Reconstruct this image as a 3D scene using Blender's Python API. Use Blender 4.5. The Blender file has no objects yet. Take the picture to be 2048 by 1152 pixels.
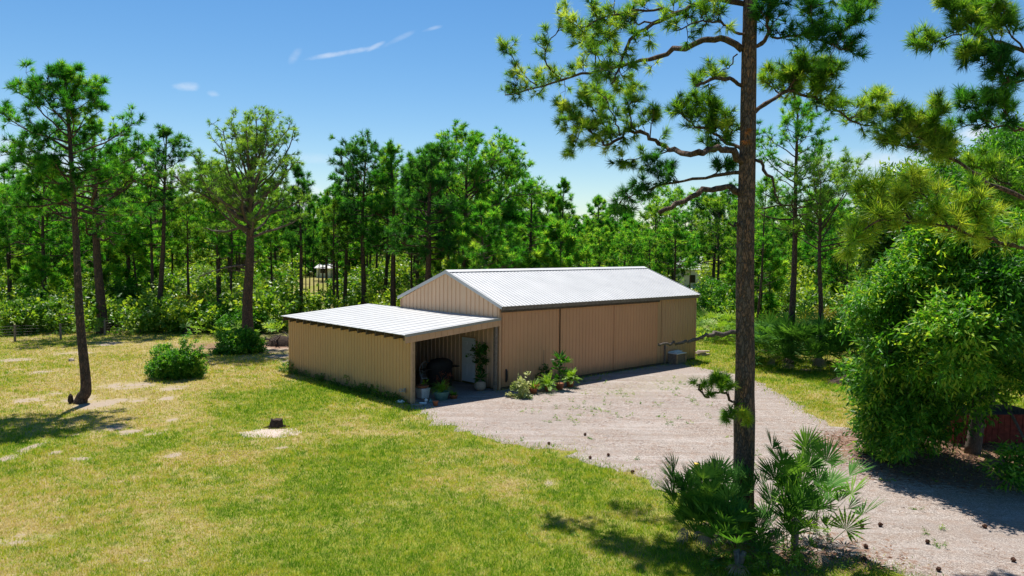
import bpy, math, random
import numpy as np
from mathutils import Vector, Matrix
from mathutils.geometry import tessellate_polygon

scn = bpy.context.scene
COL = scn.collection

# ------------------------------------------------------------------ camera
FPX, CAMH = 1553.6, 6.222
PT, RO = math.radians(-3.04), math.radians(0.488)
FWD = np.array([0, math.cos(PT), math.sin(PT)])
_u = np.array([0, -math.sin(PT), math.cos(PT)]); _r = np.array([1., 0, 0])
RGT = math.cos(RO) * _r + math.sin(RO) * _u
UPV = -math.sin(RO) * _r + math.cos(RO) * _u
cam_d = bpy.data.cameras.new('camera'); cam = bpy.data.objects.new('camera', cam_d); COL.objects.link(cam)
cam_d.sensor_width = 36; cam_d.lens = FPX / 2048 * 36; cam_d.clip_end = 3000; cam_d.clip_start = 0.1
m = Matrix.Identity(4)
for i in range(3):
    m[i][0] = RGT[i]; m[i][1] = UPV[i]; m[i][2] = -FWD[i]
m[2][3] = CAMH
cam.matrix_world = m
scn.camera = cam

# ------------------------------------------------------------------ light
SUNV = Vector((-0.10, 0.40, 1.0)).normalized()
sun_d = bpy.data.lights.new('sun', 'SUN'); sun = bpy.data.objects.new('sun', sun_d); COL.objects.link(sun)
sun_d.energy = 4.6; sun_d.angle = math.radians(0.53); sun_d.color = (1.0, 0.95, 0.86)
sun.rotation_euler = SUNV.to_track_quat('Z', 'Y').to_euler()
world = bpy.data.worlds.new('World'); scn.world = world; world.use_nodes = True
scn.view_settings.view_transform = 'Standard'; scn.view_settings.look = 'None'
scn.view_settings.exposure = 0.85; scn.view_settings.gamma = 1
scn.cycles.max_bounces = 8; scn.cycles.transparent_max_bounces = 8
scn.cycles.caustics_reflective = False; scn.cycles.caustics_refractive = False


def sky_world():
    nt = world.node_tree; N = nt.nodes; L = nt.links; N.clear()
    out = N.new('ShaderNodeOutputWorld'); bg = N.new('ShaderNodeBackground')
    sky = N.new('ShaderNodeTexSky'); sky.sky_type = 'NISHITA'; sky.sun_disc = False
    sky.sun_elevation = math.asin(SUNV.z); sky.sun_rotation = math.atan2(SUNV.x, SUNV.y)
    sky.altitude = 0; sky.air_density = 1.0; sky.dust_density = 0.25; sky.ozone_density = 2.0
    hsv = N.new('ShaderNodeHueSaturation'); hsv.inputs['Saturation'].default_value = 1.34
    L.new(sky.outputs[0], hsv.inputs['Color'])
    tc = N.new('ShaderNodeTexCoord')
    # clouds sit in fixed directions of the sky
    def d_of(px, py):
        d = FPX * FWD + (px - 1024) * RGT - (py - 576) * UPV
        return d / np.linalg.norm(d)
    last = hsv.outputs['Color']
    specs = [  # px, py, half width, half height, tilt, strength
        (685, 106, 62, 5, -9, .55), (750, 93, 22, 4, -25, .4), (800, 76, 34, 5, -25, .2), (862, 58, 20, 4, -15, .35), (375, 173, 22, 8, 0, .6), (427, 188, 11, 6, 10, .4),
        (590, 112, 18, 8, -50, .22), (1968, 272, 38, 17, 3, .9), (1930, 282, 25, 9, 8, .5), (640, 318, 120, 10, 4, .25), (270, 352, 190, 34, 0, .75),
        (60, 330, 120, 40, 6, .7), (600, 415, 130, 40, 0, .8), (1170, 440, 90, 20, 0, .5), (1260, 405, 80, 16, 0, .5), (1640, 330, 120, 30, 0, .5),
        (1760, 320, 90, 24, 0, .6), (960, 470, 500, 34, 0, .3), (1850, 330, 200, 30, 0, .35)]
    nz = N.new('ShaderNodeTexNoise'); nz.inputs['Scale'].default_value = 22; nz.inputs['Detail'].default_value = 7
    nz.inputs['Roughness'].default_value = .62
    mp = N.new('ShaderNodeMapping'); mp.inputs['Scale'].default_value = (1, 1, 2.2)
    L.new(tc.outputs['Generated'], mp.inputs['Vector']); L.new(mp.outputs[0], nz.inputs['Vector'])
    acc = None
    for (px, py, hw, hh, tilt, st) in specs:
        c = d_of(px, py); c2 = d_of(px + 1, py); rx = (c2 - c); rx /= np.linalg.norm(rx)
        up = np.cross(rx, c)
        t = math.radians(-tilt)
        ax = math.cos(t) * rx + math.sin(t) * up; ay = -math.sin(t) * rx + math.cos(t) * up
        def dot(v, s):
            sub = N.new('ShaderNodeVectorMath'); sub.operation = 'SUBTRACT'; sub.inputs[1].default_value = tuple(c)
            L.new(tc.outputs['Generated'], sub.inputs[0])
            dt = N.new('ShaderNodeVectorMath'); dt.operation = 'DOT_PRODUCT'; dt.inputs[1].default_value = tuple(v * s)
            L.new(sub.outputs[0], dt.inputs[0])
            p = N.new('ShaderNodeMath'); p.operation = 'POWER'; p.inputs[1].default_value = 2
            ab = N.new('ShaderNodeMath'); ab.operation = 'ABSOLUTE'; L.new(dt.outputs['Value'], ab.inputs[0])
            L.new(ab.outputs[0], p.inputs[0]); return p
        a = dot(ax, FPX / hw / 1.25); b = dot(ay, FPX / hh / 1.25)
        s = N.new('ShaderNodeMath'); s.operation = 'ADD'; L.new(a.outputs[0], s.inputs[0]); L.new(b.outputs[0], s.inputs[1])
        n2 = N.new('ShaderNodeMath'); n2.operation = 'MULTIPLY_ADD'; n2.inputs[1].default_value = -2.6; n2.inputs[2].default_value = 1.3 + 1.0
        L.new(nz.outputs['Fac'], n2.inputs[0])
        sb = N.new('ShaderNodeMath'); sb.operation = 'SUBTRACT'; L.new(n2.outputs[0], sb.inputs[0]); L.new(s.outputs[0], sb.inputs[1])
        mr = N.new('ShaderNodeMapRange'); mr.interpolation_type = 'SMOOTHSTEP'
        mr.inputs['From Min'].default_value = 0.0; mr.inputs['From Max'].default_value = 1.6; mr.inputs['To Max'].default_value = st
        L.new(sb.outputs[0], mr.inputs['Value'])
        if acc is None: acc = mr.outputs[0]
        else:
            mx = N.new('ShaderNodeMath'); mx.operation = 'MAXIMUM'; L.new(acc, mx.inputs[0]); L.new(mr.outputs[0], mx.inputs[1]); acc = mx.outputs[0]
    mix = N.new('ShaderNodeMix'); mix.data_type = 'RGBA'
    mix.inputs[7].default_value = (7.6, 7.9, 8.4, 1)
    L.new(acc, mix.inputs[0]); L.new(last, mix.inputs[6])
    L.new(mix.outputs[2], bg.inputs['Color']); bg.inputs['Strength'].default_value = 0.068
    L.new(bg.outputs[0], out.inputs[0])


sky_world()


# ------------------------------------------------------------------ helpers
def ray(px, py): return FPX * FWD + (px - 1024) * RGT - (py - 576) * UPV
def gnd(px, py, z=0.0):
    d = ray(px, py); t = (z - CAMH) / d[2]; return np.array([0, 0, CAMH]) + d * t
def aty(px, py, Y):
    d = ray(px, py); return np.array([0, 0, CAMH]) + d * (Y / d[1])
def px_of(P):
    v = np.asarray(P, float) - np.array([0, 0, CAMH]); d = v @ FWD
    return 1024 + FPX * (v @ RGT) / d, 576 - FPX * (v @ UPV) / d


def tag(o, label=None, cat=None, group=None, kind=None):
    if label: o['label'] = label
    if cat: o['category'] = cat
    if group: o['group'] = group
    if kind: o['kind'] = kind
    return o


def empty(name, loc=(0, 0, 0), rz=0, label=None, cat=None, group=None):
    o = bpy.data.objects.new(name, None); COL.objects.link(o); o.location = tuple(loc); o.rotation_euler = (0, 0, rz)
    o.empty_display_size = .2
    return tag(o, label, cat, group)


def link(me, name, mat, parent=None):
    if mat is not None:
        for mm in (mat if isinstance(mat, (list, tuple)) else [mat]): me.materials.append(mm)
    o = bpy.data.objects.new(name, me); COL.objects.link(o)
    if parent is not None: o.parent = parent
    return o


def mesh_np(name, V, F, mat, parent=None, tint=None, smooth=False, attrs=None, mi=None):
    """V (n,3), F list of (m,k) index arrays"""
    V = np.asarray(V, np.float32)
    if not isinstance(F, list): F = [F]
    F = [f for f in F if len(f)]
    me = bpy.data.meshes.new(name)
    me.vertices.add(len(V)); me.vertices.foreach_set('co', V.ravel())
    nl = sum(f.size for f in F); nf = sum(len(f) for f in F)
    me.loops.add(nl); me.polygons.add(nf)
    me.loops.foreach_set('vertex_index', np.concatenate([f.ravel() for f in F]).astype(np.int32))
    st = []; p = 0
    for f in F:
        st.append(p + np.arange(len(f)) * f.shape[1]); p += f.size
    me.polygons.foreach_set('loop_start', np.concatenate(st).astype(np.int32))
    me.polygons.foreach_set('use_smooth', np.full(nf, smooth, bool))
    if tint is not None:
        a = me.attributes.new('tint', 'FLOAT', 'FACE'); a.data.foreach_set('value', np.asarray(tint, np.float32))
    if mi is not None: me.polygons.foreach_set('material_index', np.asarray(mi, np.int32))
    if attrs:
        for k, v in attrs.items():
            a = me.attributes.new(k, 'FLOAT', 'POINT'); a.data.foreach_set('value', np.asarray(v, np.float32))
    me.update(calc_edges=True)
    return link(me, name, mat, parent)


class MB:
    def __init__(s): s.V = []; s.Q = []; s.T = []; s.n = 0; s.P = []
    def add(s, V, F):
        V = np.asarray(V, float).reshape(-1, 3)
        for f in F:
            f = [i + s.n for i in f]
            (s.T if len(f) == 3 else s.Q if len(f) == 4 else s.P).append(f)
        s.V.append(V); s.n += len(V); return s
    def box(s, x0, x1, y0, y1, z0, z1):
        V = [(x, y, z) for x in (x0, x1) for y in (y0, y1) for z in (z0, z1)]
        return s.add(V, [(0, 1, 3, 2), (4, 6, 7, 5), (0, 4, 5, 1), (2, 3, 7, 6), (0, 2, 6, 4), (1, 5, 7, 3)])
    def obox(s, c, ax, ay, az):
        """oriented box: centre and three half axis vectors"""
        c, ax, ay, az = map(np.asarray, (c, ax, ay, az))
        V = [c + i * ax + j * ay + k * az for i in (-1, 1) for j in (-1, 1) for k in (-1, 1)]
        return s.add(V, [(0, 1, 3, 2), (4, 6, 7, 5), (0, 4, 5, 1), (2, 3, 7, 6), (0, 2, 6, 4), (1, 5, 7, 3)])
    def tube(s, P, R, n=6, cap=True):
        V, F = tube(P, R, n, cap); return s.add(V, F)
    def lathe(s, prof, c=(0, 0, 0), n=16, sx=1, sy=1):
        V = []; F = []
        for (r, z) in prof:
            for k in range(n):
                a = 2 * math.pi * k / n; V.append((c[0] + sx * r * math.cos(a), c[1] + sy * r * math.sin(a), c[2] + z))
        for i in range(len(prof) - 1):
            for k in range(n):
                F.append((i * n + k, i * n + (k + 1) % n, (i + 1) * n + (k + 1) % n, (i + 1) * n + k))
        return s.add(V, F)
    def build(s, name, mat, parent=None, smooth=False):
        me = bpy.data.meshes.new(name)
        me.from_pydata([tuple(v) for v in np.concatenate(s.V)], [], s.Q + s.T + s.P)
        if smooth:
            me.polygons.foreach_set('use_smooth', np.ones(len(me.polygons), bool))
        me.update()
        return link(me, name, mat, parent)


def with_limbs(name, limbs, V, F, t, mats, parent):
    """foliage and the limbs that carry it as one crown mesh (leaf material, bark material)"""
    if not limbs.V: return mesh_np(name, V, F, mats[0], parent, tint=t)
    LV = np.concatenate(limbs.V); Q = np.array(limbs.Q, int).reshape(-1, 4); n = len(V)
    fl = [F, Q + n]; mi = [0] * len(F) + [1] * len(Q)
    return mesh_np(name, np.vstack([V, LV]), fl, list(mats), parent, tint=np.concatenate([t, np.zeros(len(Q))]), mi=mi)


def frames(P):
    P = np.asarray(P, float); T = np.gradient(P, axis=0); T /= np.linalg.norm(T, axis=1)[:, None] + 1e-9
    ref = np.array([0, 0, 1.]) if abs(T[0][2]) < .9 else np.array([1., 0, 0])
    U = []; u = np.cross(T[0], ref); u /= np.linalg.norm(u)
    for t in T:
        u = u - t * (u @ t); u /= np.linalg.norm(u) + 1e-9; U.append(u)
    U = np.array(U); W = np.cross(T, U); return T, U, W


def tube(P, R, n=6, cap=True):
    P = np.asarray(P, float); R = np.broadcast_to(R, (len(P),)); T, U, W = frames(P)
    a = np.arange(n) * 2 * np.pi / n
    V = (P[:, None] + R[:, None, None] * (np.cos(a)[None, :, None] * U[:, None] + np.sin(a)[None, :, None] * W[:, None])).reshape(-1, 3)
    F = [(i * n + k, i * n + (k + 1) % n, (i + 1) * n + (k + 1) % n, (i + 1) * n + k) for i in range(len(P) - 1) for k in range(n)]
    if cap:
        F.append(tuple(range(n))[::-1]); F.append(tuple((len(P) - 1) * n + k for k in range(n)))
    return V, F


def smooth_path(C, n):
    C = np.asarray(C, float)
    if len(C) < 3: return np.array([C[0] + (C[-1] - C[0]) * t for t in np.linspace(0, 1, n)])
    t = np.linspace(0, len(C) - 1, n); out = []
    E = np.vstack([2 * C[0] - C[1], C, 2 * C[-1] - C[-2]])
    for x in t:
        i = min(int(x), len(C) - 2); f = x - i; p0, p1, p2, p3 = E[i], E[i + 1], E[i + 2], E[i + 3]
        out.append(.5 * ((2 * p1) + (-p0 + p2) * f + (2 * p0 - 5 * p1 + 4 * p2 - p3) * f * f + (-p0 + 3 * p1 - 3 * p2 + p3) * f ** 3))
    return np.array(out)


def vnoise(x, y, seed=0):
    x = np.asarray(x, float); y = np.asarray(y, float)
    xi = np.floor(x).astype(np.int64); yi = np.floor(y).astype(np.int64); fx = x - xi; fy = y - yi
    fx = fx * fx * (3 - 2 * fx); fy = fy * fy * (3 - 2 * fy)
    def h(a, b):
        n = (a * 374761393 + b * 668265263 + seed * 1442695041) & 0x7fffffff
        n = ((n ^ (n >> 13)) * 1274126177) & 0x7fffffff
        return ((n ^ (n >> 16)) & 0xffff) / 65535.0
    return (h(xi, yi) * (1 - fx) + h(xi + 1, yi) * fx) * (1 - fy) + (h(xi, yi + 1) * (1 - fx) + h(xi + 1, yi + 1) * fx) * fy


def fbm(x, y, seed=0, o=4):
    s = 0; a = .5; t = 0
    for i in range(o):
        s = s + a * vnoise(x * 2 ** i, y * 2 ** i, seed + i * 17); t += a; a *= .5
    return s / t


def unit(v):
    v = np.asarray(v, float); return v / (np.linalg.norm(v, axis=-1, keepdims=True) + 1e-9)


# ------------------------------------------------------------------ materials
class NT:
    def __init__(s, name):
        s.m = bpy.data.materials.new(name); s.m.use_nodes = True; s.N = s.m.node_tree.nodes; s.L = s.m.node_tree.links
        s.N.clear(); s.out = s.N.new('ShaderNodeOutputMaterial')
    def n(s, t, **k):
        x = s.N.new('ShaderNode' + t)
        for a, b in k.items(): setattr(x, a, b)
        return x
    def set(s, node, **k):
        for a, b in k.items(): node.inputs[a.replace('_', ' ')].default_value = b
        return node
    def noise(s, scale, detail=4, rough=.55, vec=None, d='3D'):
        x = s.n('TexNoise', noise_dimensions=d); s.set(x, Scale=scale, Detail=detail, Roughness=rough)
        if vec is not None: s.L.new(vec, x.inputs['Vector'])
        return x.outputs['Fac']
    def ramp(s, fac, stops, interp='LINEAR'):
        r = s.n('ValToRGB'); r.color_ramp.interpolation = interp
        e = r.color_ramp.elements
        while len(e) < len(stops): e.new(.5)
        for k, (p, c) in enumerate(stops): e[k].position = p; e[k].color = (*c, 1) if len(c) == 3 else c
        s.L.new(fac, r.inputs[0]); return r.outputs[0]
    def mix(s, fac, a, b, mode='MIX'):
        x = s.n('Mix', data_type='RGBA', blend_type=mode)
        for i, v in ((0, fac), (6, a), (7, b)):
            if isinstance(v, (int, float)): x.inputs[i].default_value = v
            elif isinstance(v, tuple): x.inputs[i].default_value = (*v, 1) if len(v) == 3 else v
            else: s.L.new(v, x.inputs[i])
        return x.outputs[2]
    def math(s, op, a, b=0, c=0, clamp=False):
        x = s.n('Math', operation=op, use_clamp=clamp)
        for i, v in enumerate((a, b, c)):
            if isinstance(v, (int, float)): x.inputs[i].default_value = v
            else: s.L.new(v, x.inputs[i])
        return x.outputs[0]
    def maprange(s, v, a, b, c=0, d=1):
        x = s.n('MapRange'); x.inputs[1].default_value = a; x.inputs[2].default_value = b; x.inputs[3].default_value = c; x.inputs[4].default_value = d
        s.L.new(v, x.inputs[0]); return x.outputs[0]
    def attr(s, name): return s.n('Attribute', attribute_name=name).outputs['Fac']
    def obj(s, scale=None, kind='Object'):
        o = s.n('TexCoord').outputs[kind]
        if scale is None: return o
        m_ = s.n('Mapping'); m_.inputs['Scale'].default_value = scale; s.L.new(o, m_.inputs['Vector']); return m_.outputs[0]
    def bump(s, h, st=.3, dist=.02):
        b = s.n('Bump'); b.inputs['Strength'].default_value = st; b.inputs['Distance'].default_value = dist; s.L.new(h, b.inputs['Height']); return b.outputs[0]
    def pbr(s, col, rough=.6, metal=0, spec=.4, normal=None):
        p = s.n('BsdfPrincipled')
        if isinstance(col, tuple): p.inputs['Base Color'].default_value = (*col, 1)
        else: s.L.new(col, p.inputs['Base Color'])
        if isinstance(rough, (int, float)): p.inputs['Roughness'].default_value = rough
        else: s.L.new(rough, p.inputs['Roughness'])
        p.inputs['Metallic'].default_value = metal; p.inputs['Specular IOR Level'].default_value = spec
        if normal is not None: s.L.new(normal, p.inputs['Normal'])
        return p.outputs[0]
    def done(s, sh): s.L.new(sh, s.out.inputs[0]); return s.m


def leaf_mat(name, stops, trans=.38, rough=.5, spec=.35, trsat=(1.5, 1.35, .5)):
    t = NT(name); f = t.attr('tint'); c = t.ramp(f, stops)
    p = t.pbr(c, rough, 0, spec)
    tr = t.n('BsdfTranslucent'); c2 = t.mix(1.0, c, trsat, 'MULTIPLY'); t.L.new(c2, tr.inputs[0])
    mx = t.n('MixShader'); mx.inputs[0].default_value = trans; t.L.new(p, mx.inputs[1]); t.L.new(tr.outputs[0], mx.inputs[2])
    return t.done(mx.outputs[0])


def simple(name, col, rough=.6, metal=0, var=.25, scale=6, spec=.4, bump=0):
    t = NT(name); n_ = t.noise(scale, 5, .6, t.obj())
    a = tuple(max(0, c * (1 - var)) for c in col); b = tuple(min(1, c * (1 + var)) for c in col)
    c = t.ramp(n_, [(.3, a), (.7, b)])
    nm = t.bump(n_, bump, .01) if bump else None
    return t.done(t.pbr(c, rough, metal, spec, nm))


def bark_mat(name, dark, mid, plate, sc=1.0, bump=.9):
    t = NT(name); v = t.obj((13 * sc, 13 * sc, 4.5 * sc))
    nz = t.noise(1.2, 3, .5, v)
    vm = t.n('VectorMath', operation='MULTIPLY_ADD'); nzv = t.n('TexNoise'); t.set(nzv, Scale=.9, Detail=3)
    t.L.new(v, nzv.inputs['Vector']); t.L.new(nzv.outputs['Color'], vm.inputs[0]); vm.inputs[1].default_value = (2.2, 2.2, 2.2); t.L.new(v, vm.inputs[2])
    vo = t.n('TexVoronoi', feature='DISTANCE_TO_EDGE'); vo.inputs['Scale'].default_value = 1.0; t.L.new(vm.outputs[0], vo.inputs['Vector'])
    vc = t.n('TexVoronoi', feature='F1'); vc.inputs['Scale'].default_value = 1.0; t.L.new(vm.outputs[0], vc.inputs['Vector'])
    cell = t.n('SeparateColor'); t.L.new(vc.outputs['Color'], cell.inputs[0])
    base = t.ramp(cell.outputs[0], [(0, mid), (.55, tuple(.6 * a + .4 * b for a, b in zip(mid, plate))), (1, plate)])
    fine = t.noise(3.5, 5, .7, v)
    base = t.mix(t.maprange(fine, .35, .65), base, dark); blot = t.noise(.25, 3, .5, v); base = t.mix(t.maprange(blot, .5, .68, 0, .35), base, mid)
    e = t.maprange(vo.outputs['Distance'], 0.0, .16, .25, 1)
    col = t.mix(e, dark, base)
    h = t.math('ADD', t.math('MULTIPLY', e, .8), t.math('MULTIPLY', fine, .35))
    return t.done(t.pbr(col, .9, 0, .15, t.bump(h, bump, .03)))


M = {}
NEEDLE = [(0, (.012, .070, .010)), (.35, (.034, .175, .018)), (.7, (.105, .33, .030)), (1, (.31, .45, .06))]
M['needle'] = leaf_mat('pine_needles', NEEDLE, .6, .5, .25, (1.5, 1.55, .6))
M['needle_big'] = leaf_mat('long_pine_needles', [(0, (.022, .08, .012)), (.4, (.07, .20, .022)), (.75, (.20, .36, .04)), (1, (.40, .48, .09))], .58, .5, .25, (1.5, 1.45, .5))
M['needle_blue'] = leaf_mat('pine_needles_deep', [(0, (.014, .075, .020)), (.5, (.04, .18, .030)), (1, (.13, .33, .045))], .58, .5, .25, (1.7, 1.55, .5))
M['needle_pale'] = leaf_mat('pine_needles_pale', [(0, (.05, .14, .02)), (.5, (.12, .29, .04)), (1, (.28, .46, .08))], .55, .5, .3)
M['needle_yellow'] = leaf_mat('pine_needles_yellow', [(0, (.06, .16, .012)), (.5, (.13, .32, .03)), (1, (.36, .46, .06))], .58, .5, .3)
M['needle_dead'] = leaf_mat('dead_needles', [(0, (.32, .12, .04)), (1, (.55, .26, .09))], .3, .7, .1, (1, 1, 1))
M['leaf'] = leaf_mat('broad_leaf', [(0, (.018, .085, .010)), (.5, (.050, .20, .016)), (.85, (.14, .36, .03)), (1, (.34, .50, .06))], .5, .45, .3)
M['leaf_shrub'] = leaf_mat('shrub_leaf', [(0, (.03, .10, .012)), (.5, (.08, .22, .02)), (1, (.30, .42, .05))], .5, .4, .4)
M['leaf_yellow'] = leaf_mat('yellow_leaf', [(0, (.14, .17, .02)), (.5, (.27, .27, .03)), (1, (.42, .36, .05))], .4, .5, .3, (1.2, 1.15, .5))
M['leaf_lime'] = leaf_mat('lime_leaf', [(0, (.10, .24, .02)), (1, (.26, .45, .04))], .4, .4, .4)
M['leaf_cream'] = leaf_mat('cream_leaf', [(0, (.10, .20, .05)), (.35, (.35, .42, .12)), (1, (.62, .62, .32))], .35, .5, .3, (1.1, 1.1, .7))
M['leaf_red'] = leaf_mat('red_leaf', [(0, (.12, .035, .02)), (1, (.42, .12, .06))], .3, .5, .3, (1.2, .9, .6))
M['palm'] = leaf_mat('palmetto_frond', [(0, (.022, .085, .016)), (.5, (.065, .19, .032)), (.85, (.15, .31, .055)), (1, (.30, .42, .08))], .42, .6, .12)
M['palm_sun'] = leaf_mat('palmetto_frond_bright', [(0, (.06, .16, .02)), (.5, (.16, .32, .035)), (.85, (.32, .46, .07)), (1, (.50, .50, .20))], .36, .55, .2)
M['palm_dead'] = leaf_mat('palmetto_dead', [(0, (.16, .11, .07)), (1, (.42, .33, .25))], .2, .8, .1, (1, 1, 1))
M['grass'] = leaf_mat('grass_blades', [(0, (.11, .25, .010)), (.28, (.27, .40, .018)), (.52, (.46, .47, .035)), (.78, (.52, .42, .11)), (1, (.60, .47, .25))], .38, .7, .15, (1.15, 1.15, .6))
M['litter'] = leaf_mat('fallen_leaves', [(0, (.10, .045, .025)), (.6, (.24, .12, .07)), (1, (.42, .27, .17))], .1, .8, .15, (1, 1, 1))
M['bark_big'] = bark_mat('bark_plated', (.045, .036, .033), (.165, .132, .122), (.40, .21, .13), 1.15, 1.0)
M['bark'] = bark_mat('bark_pine', (.035, .027, .022), (.12, .090, .075), (.24, .14, .095), .8, .8)
M['bark_pale'] = bark_mat('bark_limb', (.06, .05, .045), (.17, .14, .12), (.27, .22, .18), 2.2, .5)
M['wood_old'] = simple('weathered_wood', (.20, .16, .125), .85, 0, .4, 14, .2, .4)
M['wood_dark'] = simple('dark_rafter_wood', (.105, .078, .055), .9, 0, .45, 10, .15, .3)
M['wood_post'] = simple('post_wood', (.36, .24, .14), .8, 0, .3, 9, .2, .3)
M['black'] = simple('black_metal', (.012, .012, .013), .5, 0, .2, 20)
M['white_paint'] = simple('white_paint', (.68, .72, .76), .4, 0, .04, 5)
M['white_plastic'] = simple('white_plastic', (.72, .74, .74), .45, 0, .12, 12)
M['terracotta'] = simple('terracotta', (.34, .13, .065), .8, 0, .25, 15)
M['stone_pot'] = simple('stone_pot', (.30, .25, .20), .85, 0, .2, 18, .2, .2)
M['teal'] = simple('teal_pot', (.12, .26, .26), .4, 0, .2, 12)
M['cloth_black'] = simple('black_cover', (.010, .010, .012), .7, 0, .3, 5)
M['grey_metal'] = simple('grey_metal', (.30, .31, .32), .45, .5, .15, 12)
M['silver'] = simple('cast_metal', (.42, .43, .44), .5, .3, .2, 12)
M['brass'] = simple('dark_bronze', (.10, .07, .04), .35, .8, .2, 12)
M['yellow'] = simple('yellow_paint', (.62, .42, .05), .5, 0, .15, 9)
M['soil'] = simple('dark_soil', (.05, .036, .028), .95, 0, .5, 12, .1, .6)
M['sand'] = simple('pale_sand', (.42, .345, .30), .95, 0, .18, 9, .1, .5)
M['wire'] = simple('fence_wire', (.07, .065, .06), .6, .5, .2, 6)
M['cone'] = simple('pine_cone', (.09, .045, .03), .9, 0, .5, 60, .1, .5)


def tan_metal(name, base):
    t = NT(name); co = t.obj()
    sp = t.n('SeparateXYZ'); t.L.new(co, sp.inputs[0])
    big = t.noise(.5, 4, .55, co)
    st = t.n('Mapping'); st.inputs['Scale'].default_value = (7, 7, .35); t.L.new(co, st.inputs['Vector'])
    streak = t.noise(1.0, 5, .65, st.outputs[0])
    c = t.mix(t.maprange(big, .3, .7), tuple(x * .93 for x in base), tuple(min(1, x * 1.05) for x in base))
    c = t.mix(t.maprange(streak, .55, .85, 0, .28), c, tuple(x * .68 for x in base))
    # splashed dirt and algae along the foot of the sheet
    dn = t.noise(2.5, 6, .65, st.outputs[0])
    low = t.maprange(t.math('ADD', sp.outputs[2], t.math('MULTIPLY', dn, -.75)), -.32, .18, 1, 0)
    c = t.mix(t.math('MULTIPLY', low, .65), c, (.10, .085, .05))
    return t.done(t.pbr(c, t.maprange(streak, .3, .8, .42, .6), 0, .35))


M['tan'] = tan_metal('tan_sheet_metal', (.68, .45, .29))  # base lifted to carry light bounced off the lean-to roof onto the gable
M['tan_lean'] = tan_metal('tan_sheet_metal_shaded', (.60, .335, .15))  # same tan sheet, with shade and lawn bounce put into its base colour
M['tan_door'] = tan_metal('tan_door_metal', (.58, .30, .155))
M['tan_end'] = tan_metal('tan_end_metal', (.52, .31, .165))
M['tan_trim'] = simple('tan_trim', (.55, .33, .19), .5, 0, .08, 3)


def roof_mat():
    t = NT('white_roof_metal'); co = t.obj()
    n1 = t.noise(.9, 5, .6, co); st = t.n('Mapping'); st.inputs['Scale'].default_value = (1.2, 6, 1); t.L.new(co, st.inputs['Vector'])
    n2 = t.noise(1.2, 5, .65, st.outputs[0])
    c = t.mix(t.maprange(n1, .35, .7), (.455, .457, .462), (.52, .52, .523))
    c = t.mix(t.maprange(n2, .55, .85, 0, .3), c, (.38, .37, .355))
    return t.done(t.pbr(c, .5, .0, .35))


M['roof'] = roof_mat(); M['roof_lean'] = simple('lean_to_roof_metal', (.42, .425, .43), .5, 0, .07, 1.3, .3)


def ground_mat():
    t = NT('lawn_ground'); co = t.obj()
    dry = t.attr('dry'); sand = t.attr('sand'); lit = t.attr('litter'); wood = t.attr('forest')
    n1 = t.noise(3.2, 6, .65, co); n2 = t.noise(17, 4, .7, co); n3 = t.noise(60, 3, .7, co)
    g = t.mix(t.maprange(n1, .3, .7), (.10, .15, .012), (.25, .27, .03))
    d = t.mix(t.maprange(n1, .3, .7), (.24, .19, .07), (.42, .33, .17))
    c = t.mix(t.math('ADD', dry, t.maprange(n2, .3, .7, -.35, .35), clamp=True), g, d)
    c = t.mix(t.maprange(n3, .4, .75, 0, .6), c, (.10, .085, .035))
    l = t.mix(t.maprange(n2, .35, .65), (.085, .045, .03), (.26, .15, .10))
    l = t.mix(t.maprange(n3, .45, .7, 0, .7), l, (.34, .25, .19))
    c = t.mix(t.maprange(t.math('ADD', lit, t.maprange(n2, .3, .7, -.35, .35)), .35, .6), c, l)
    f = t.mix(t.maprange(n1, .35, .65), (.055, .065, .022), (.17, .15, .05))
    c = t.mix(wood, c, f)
    s_ = t.mix(t.maprange(n2, .3, .7), (.24, .185, .135), (.38, .31, .245))
    c = t.mix(t.maprange(t.math('ADD', sand, t.maprange(n2, .3, .7, -.35, .35)), .38, .62), c, s_)
    return t.done(t.pbr(c, .95, 0, .1, t.bump(t.math('ADD', n2, n3), .5, .03)))


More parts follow.
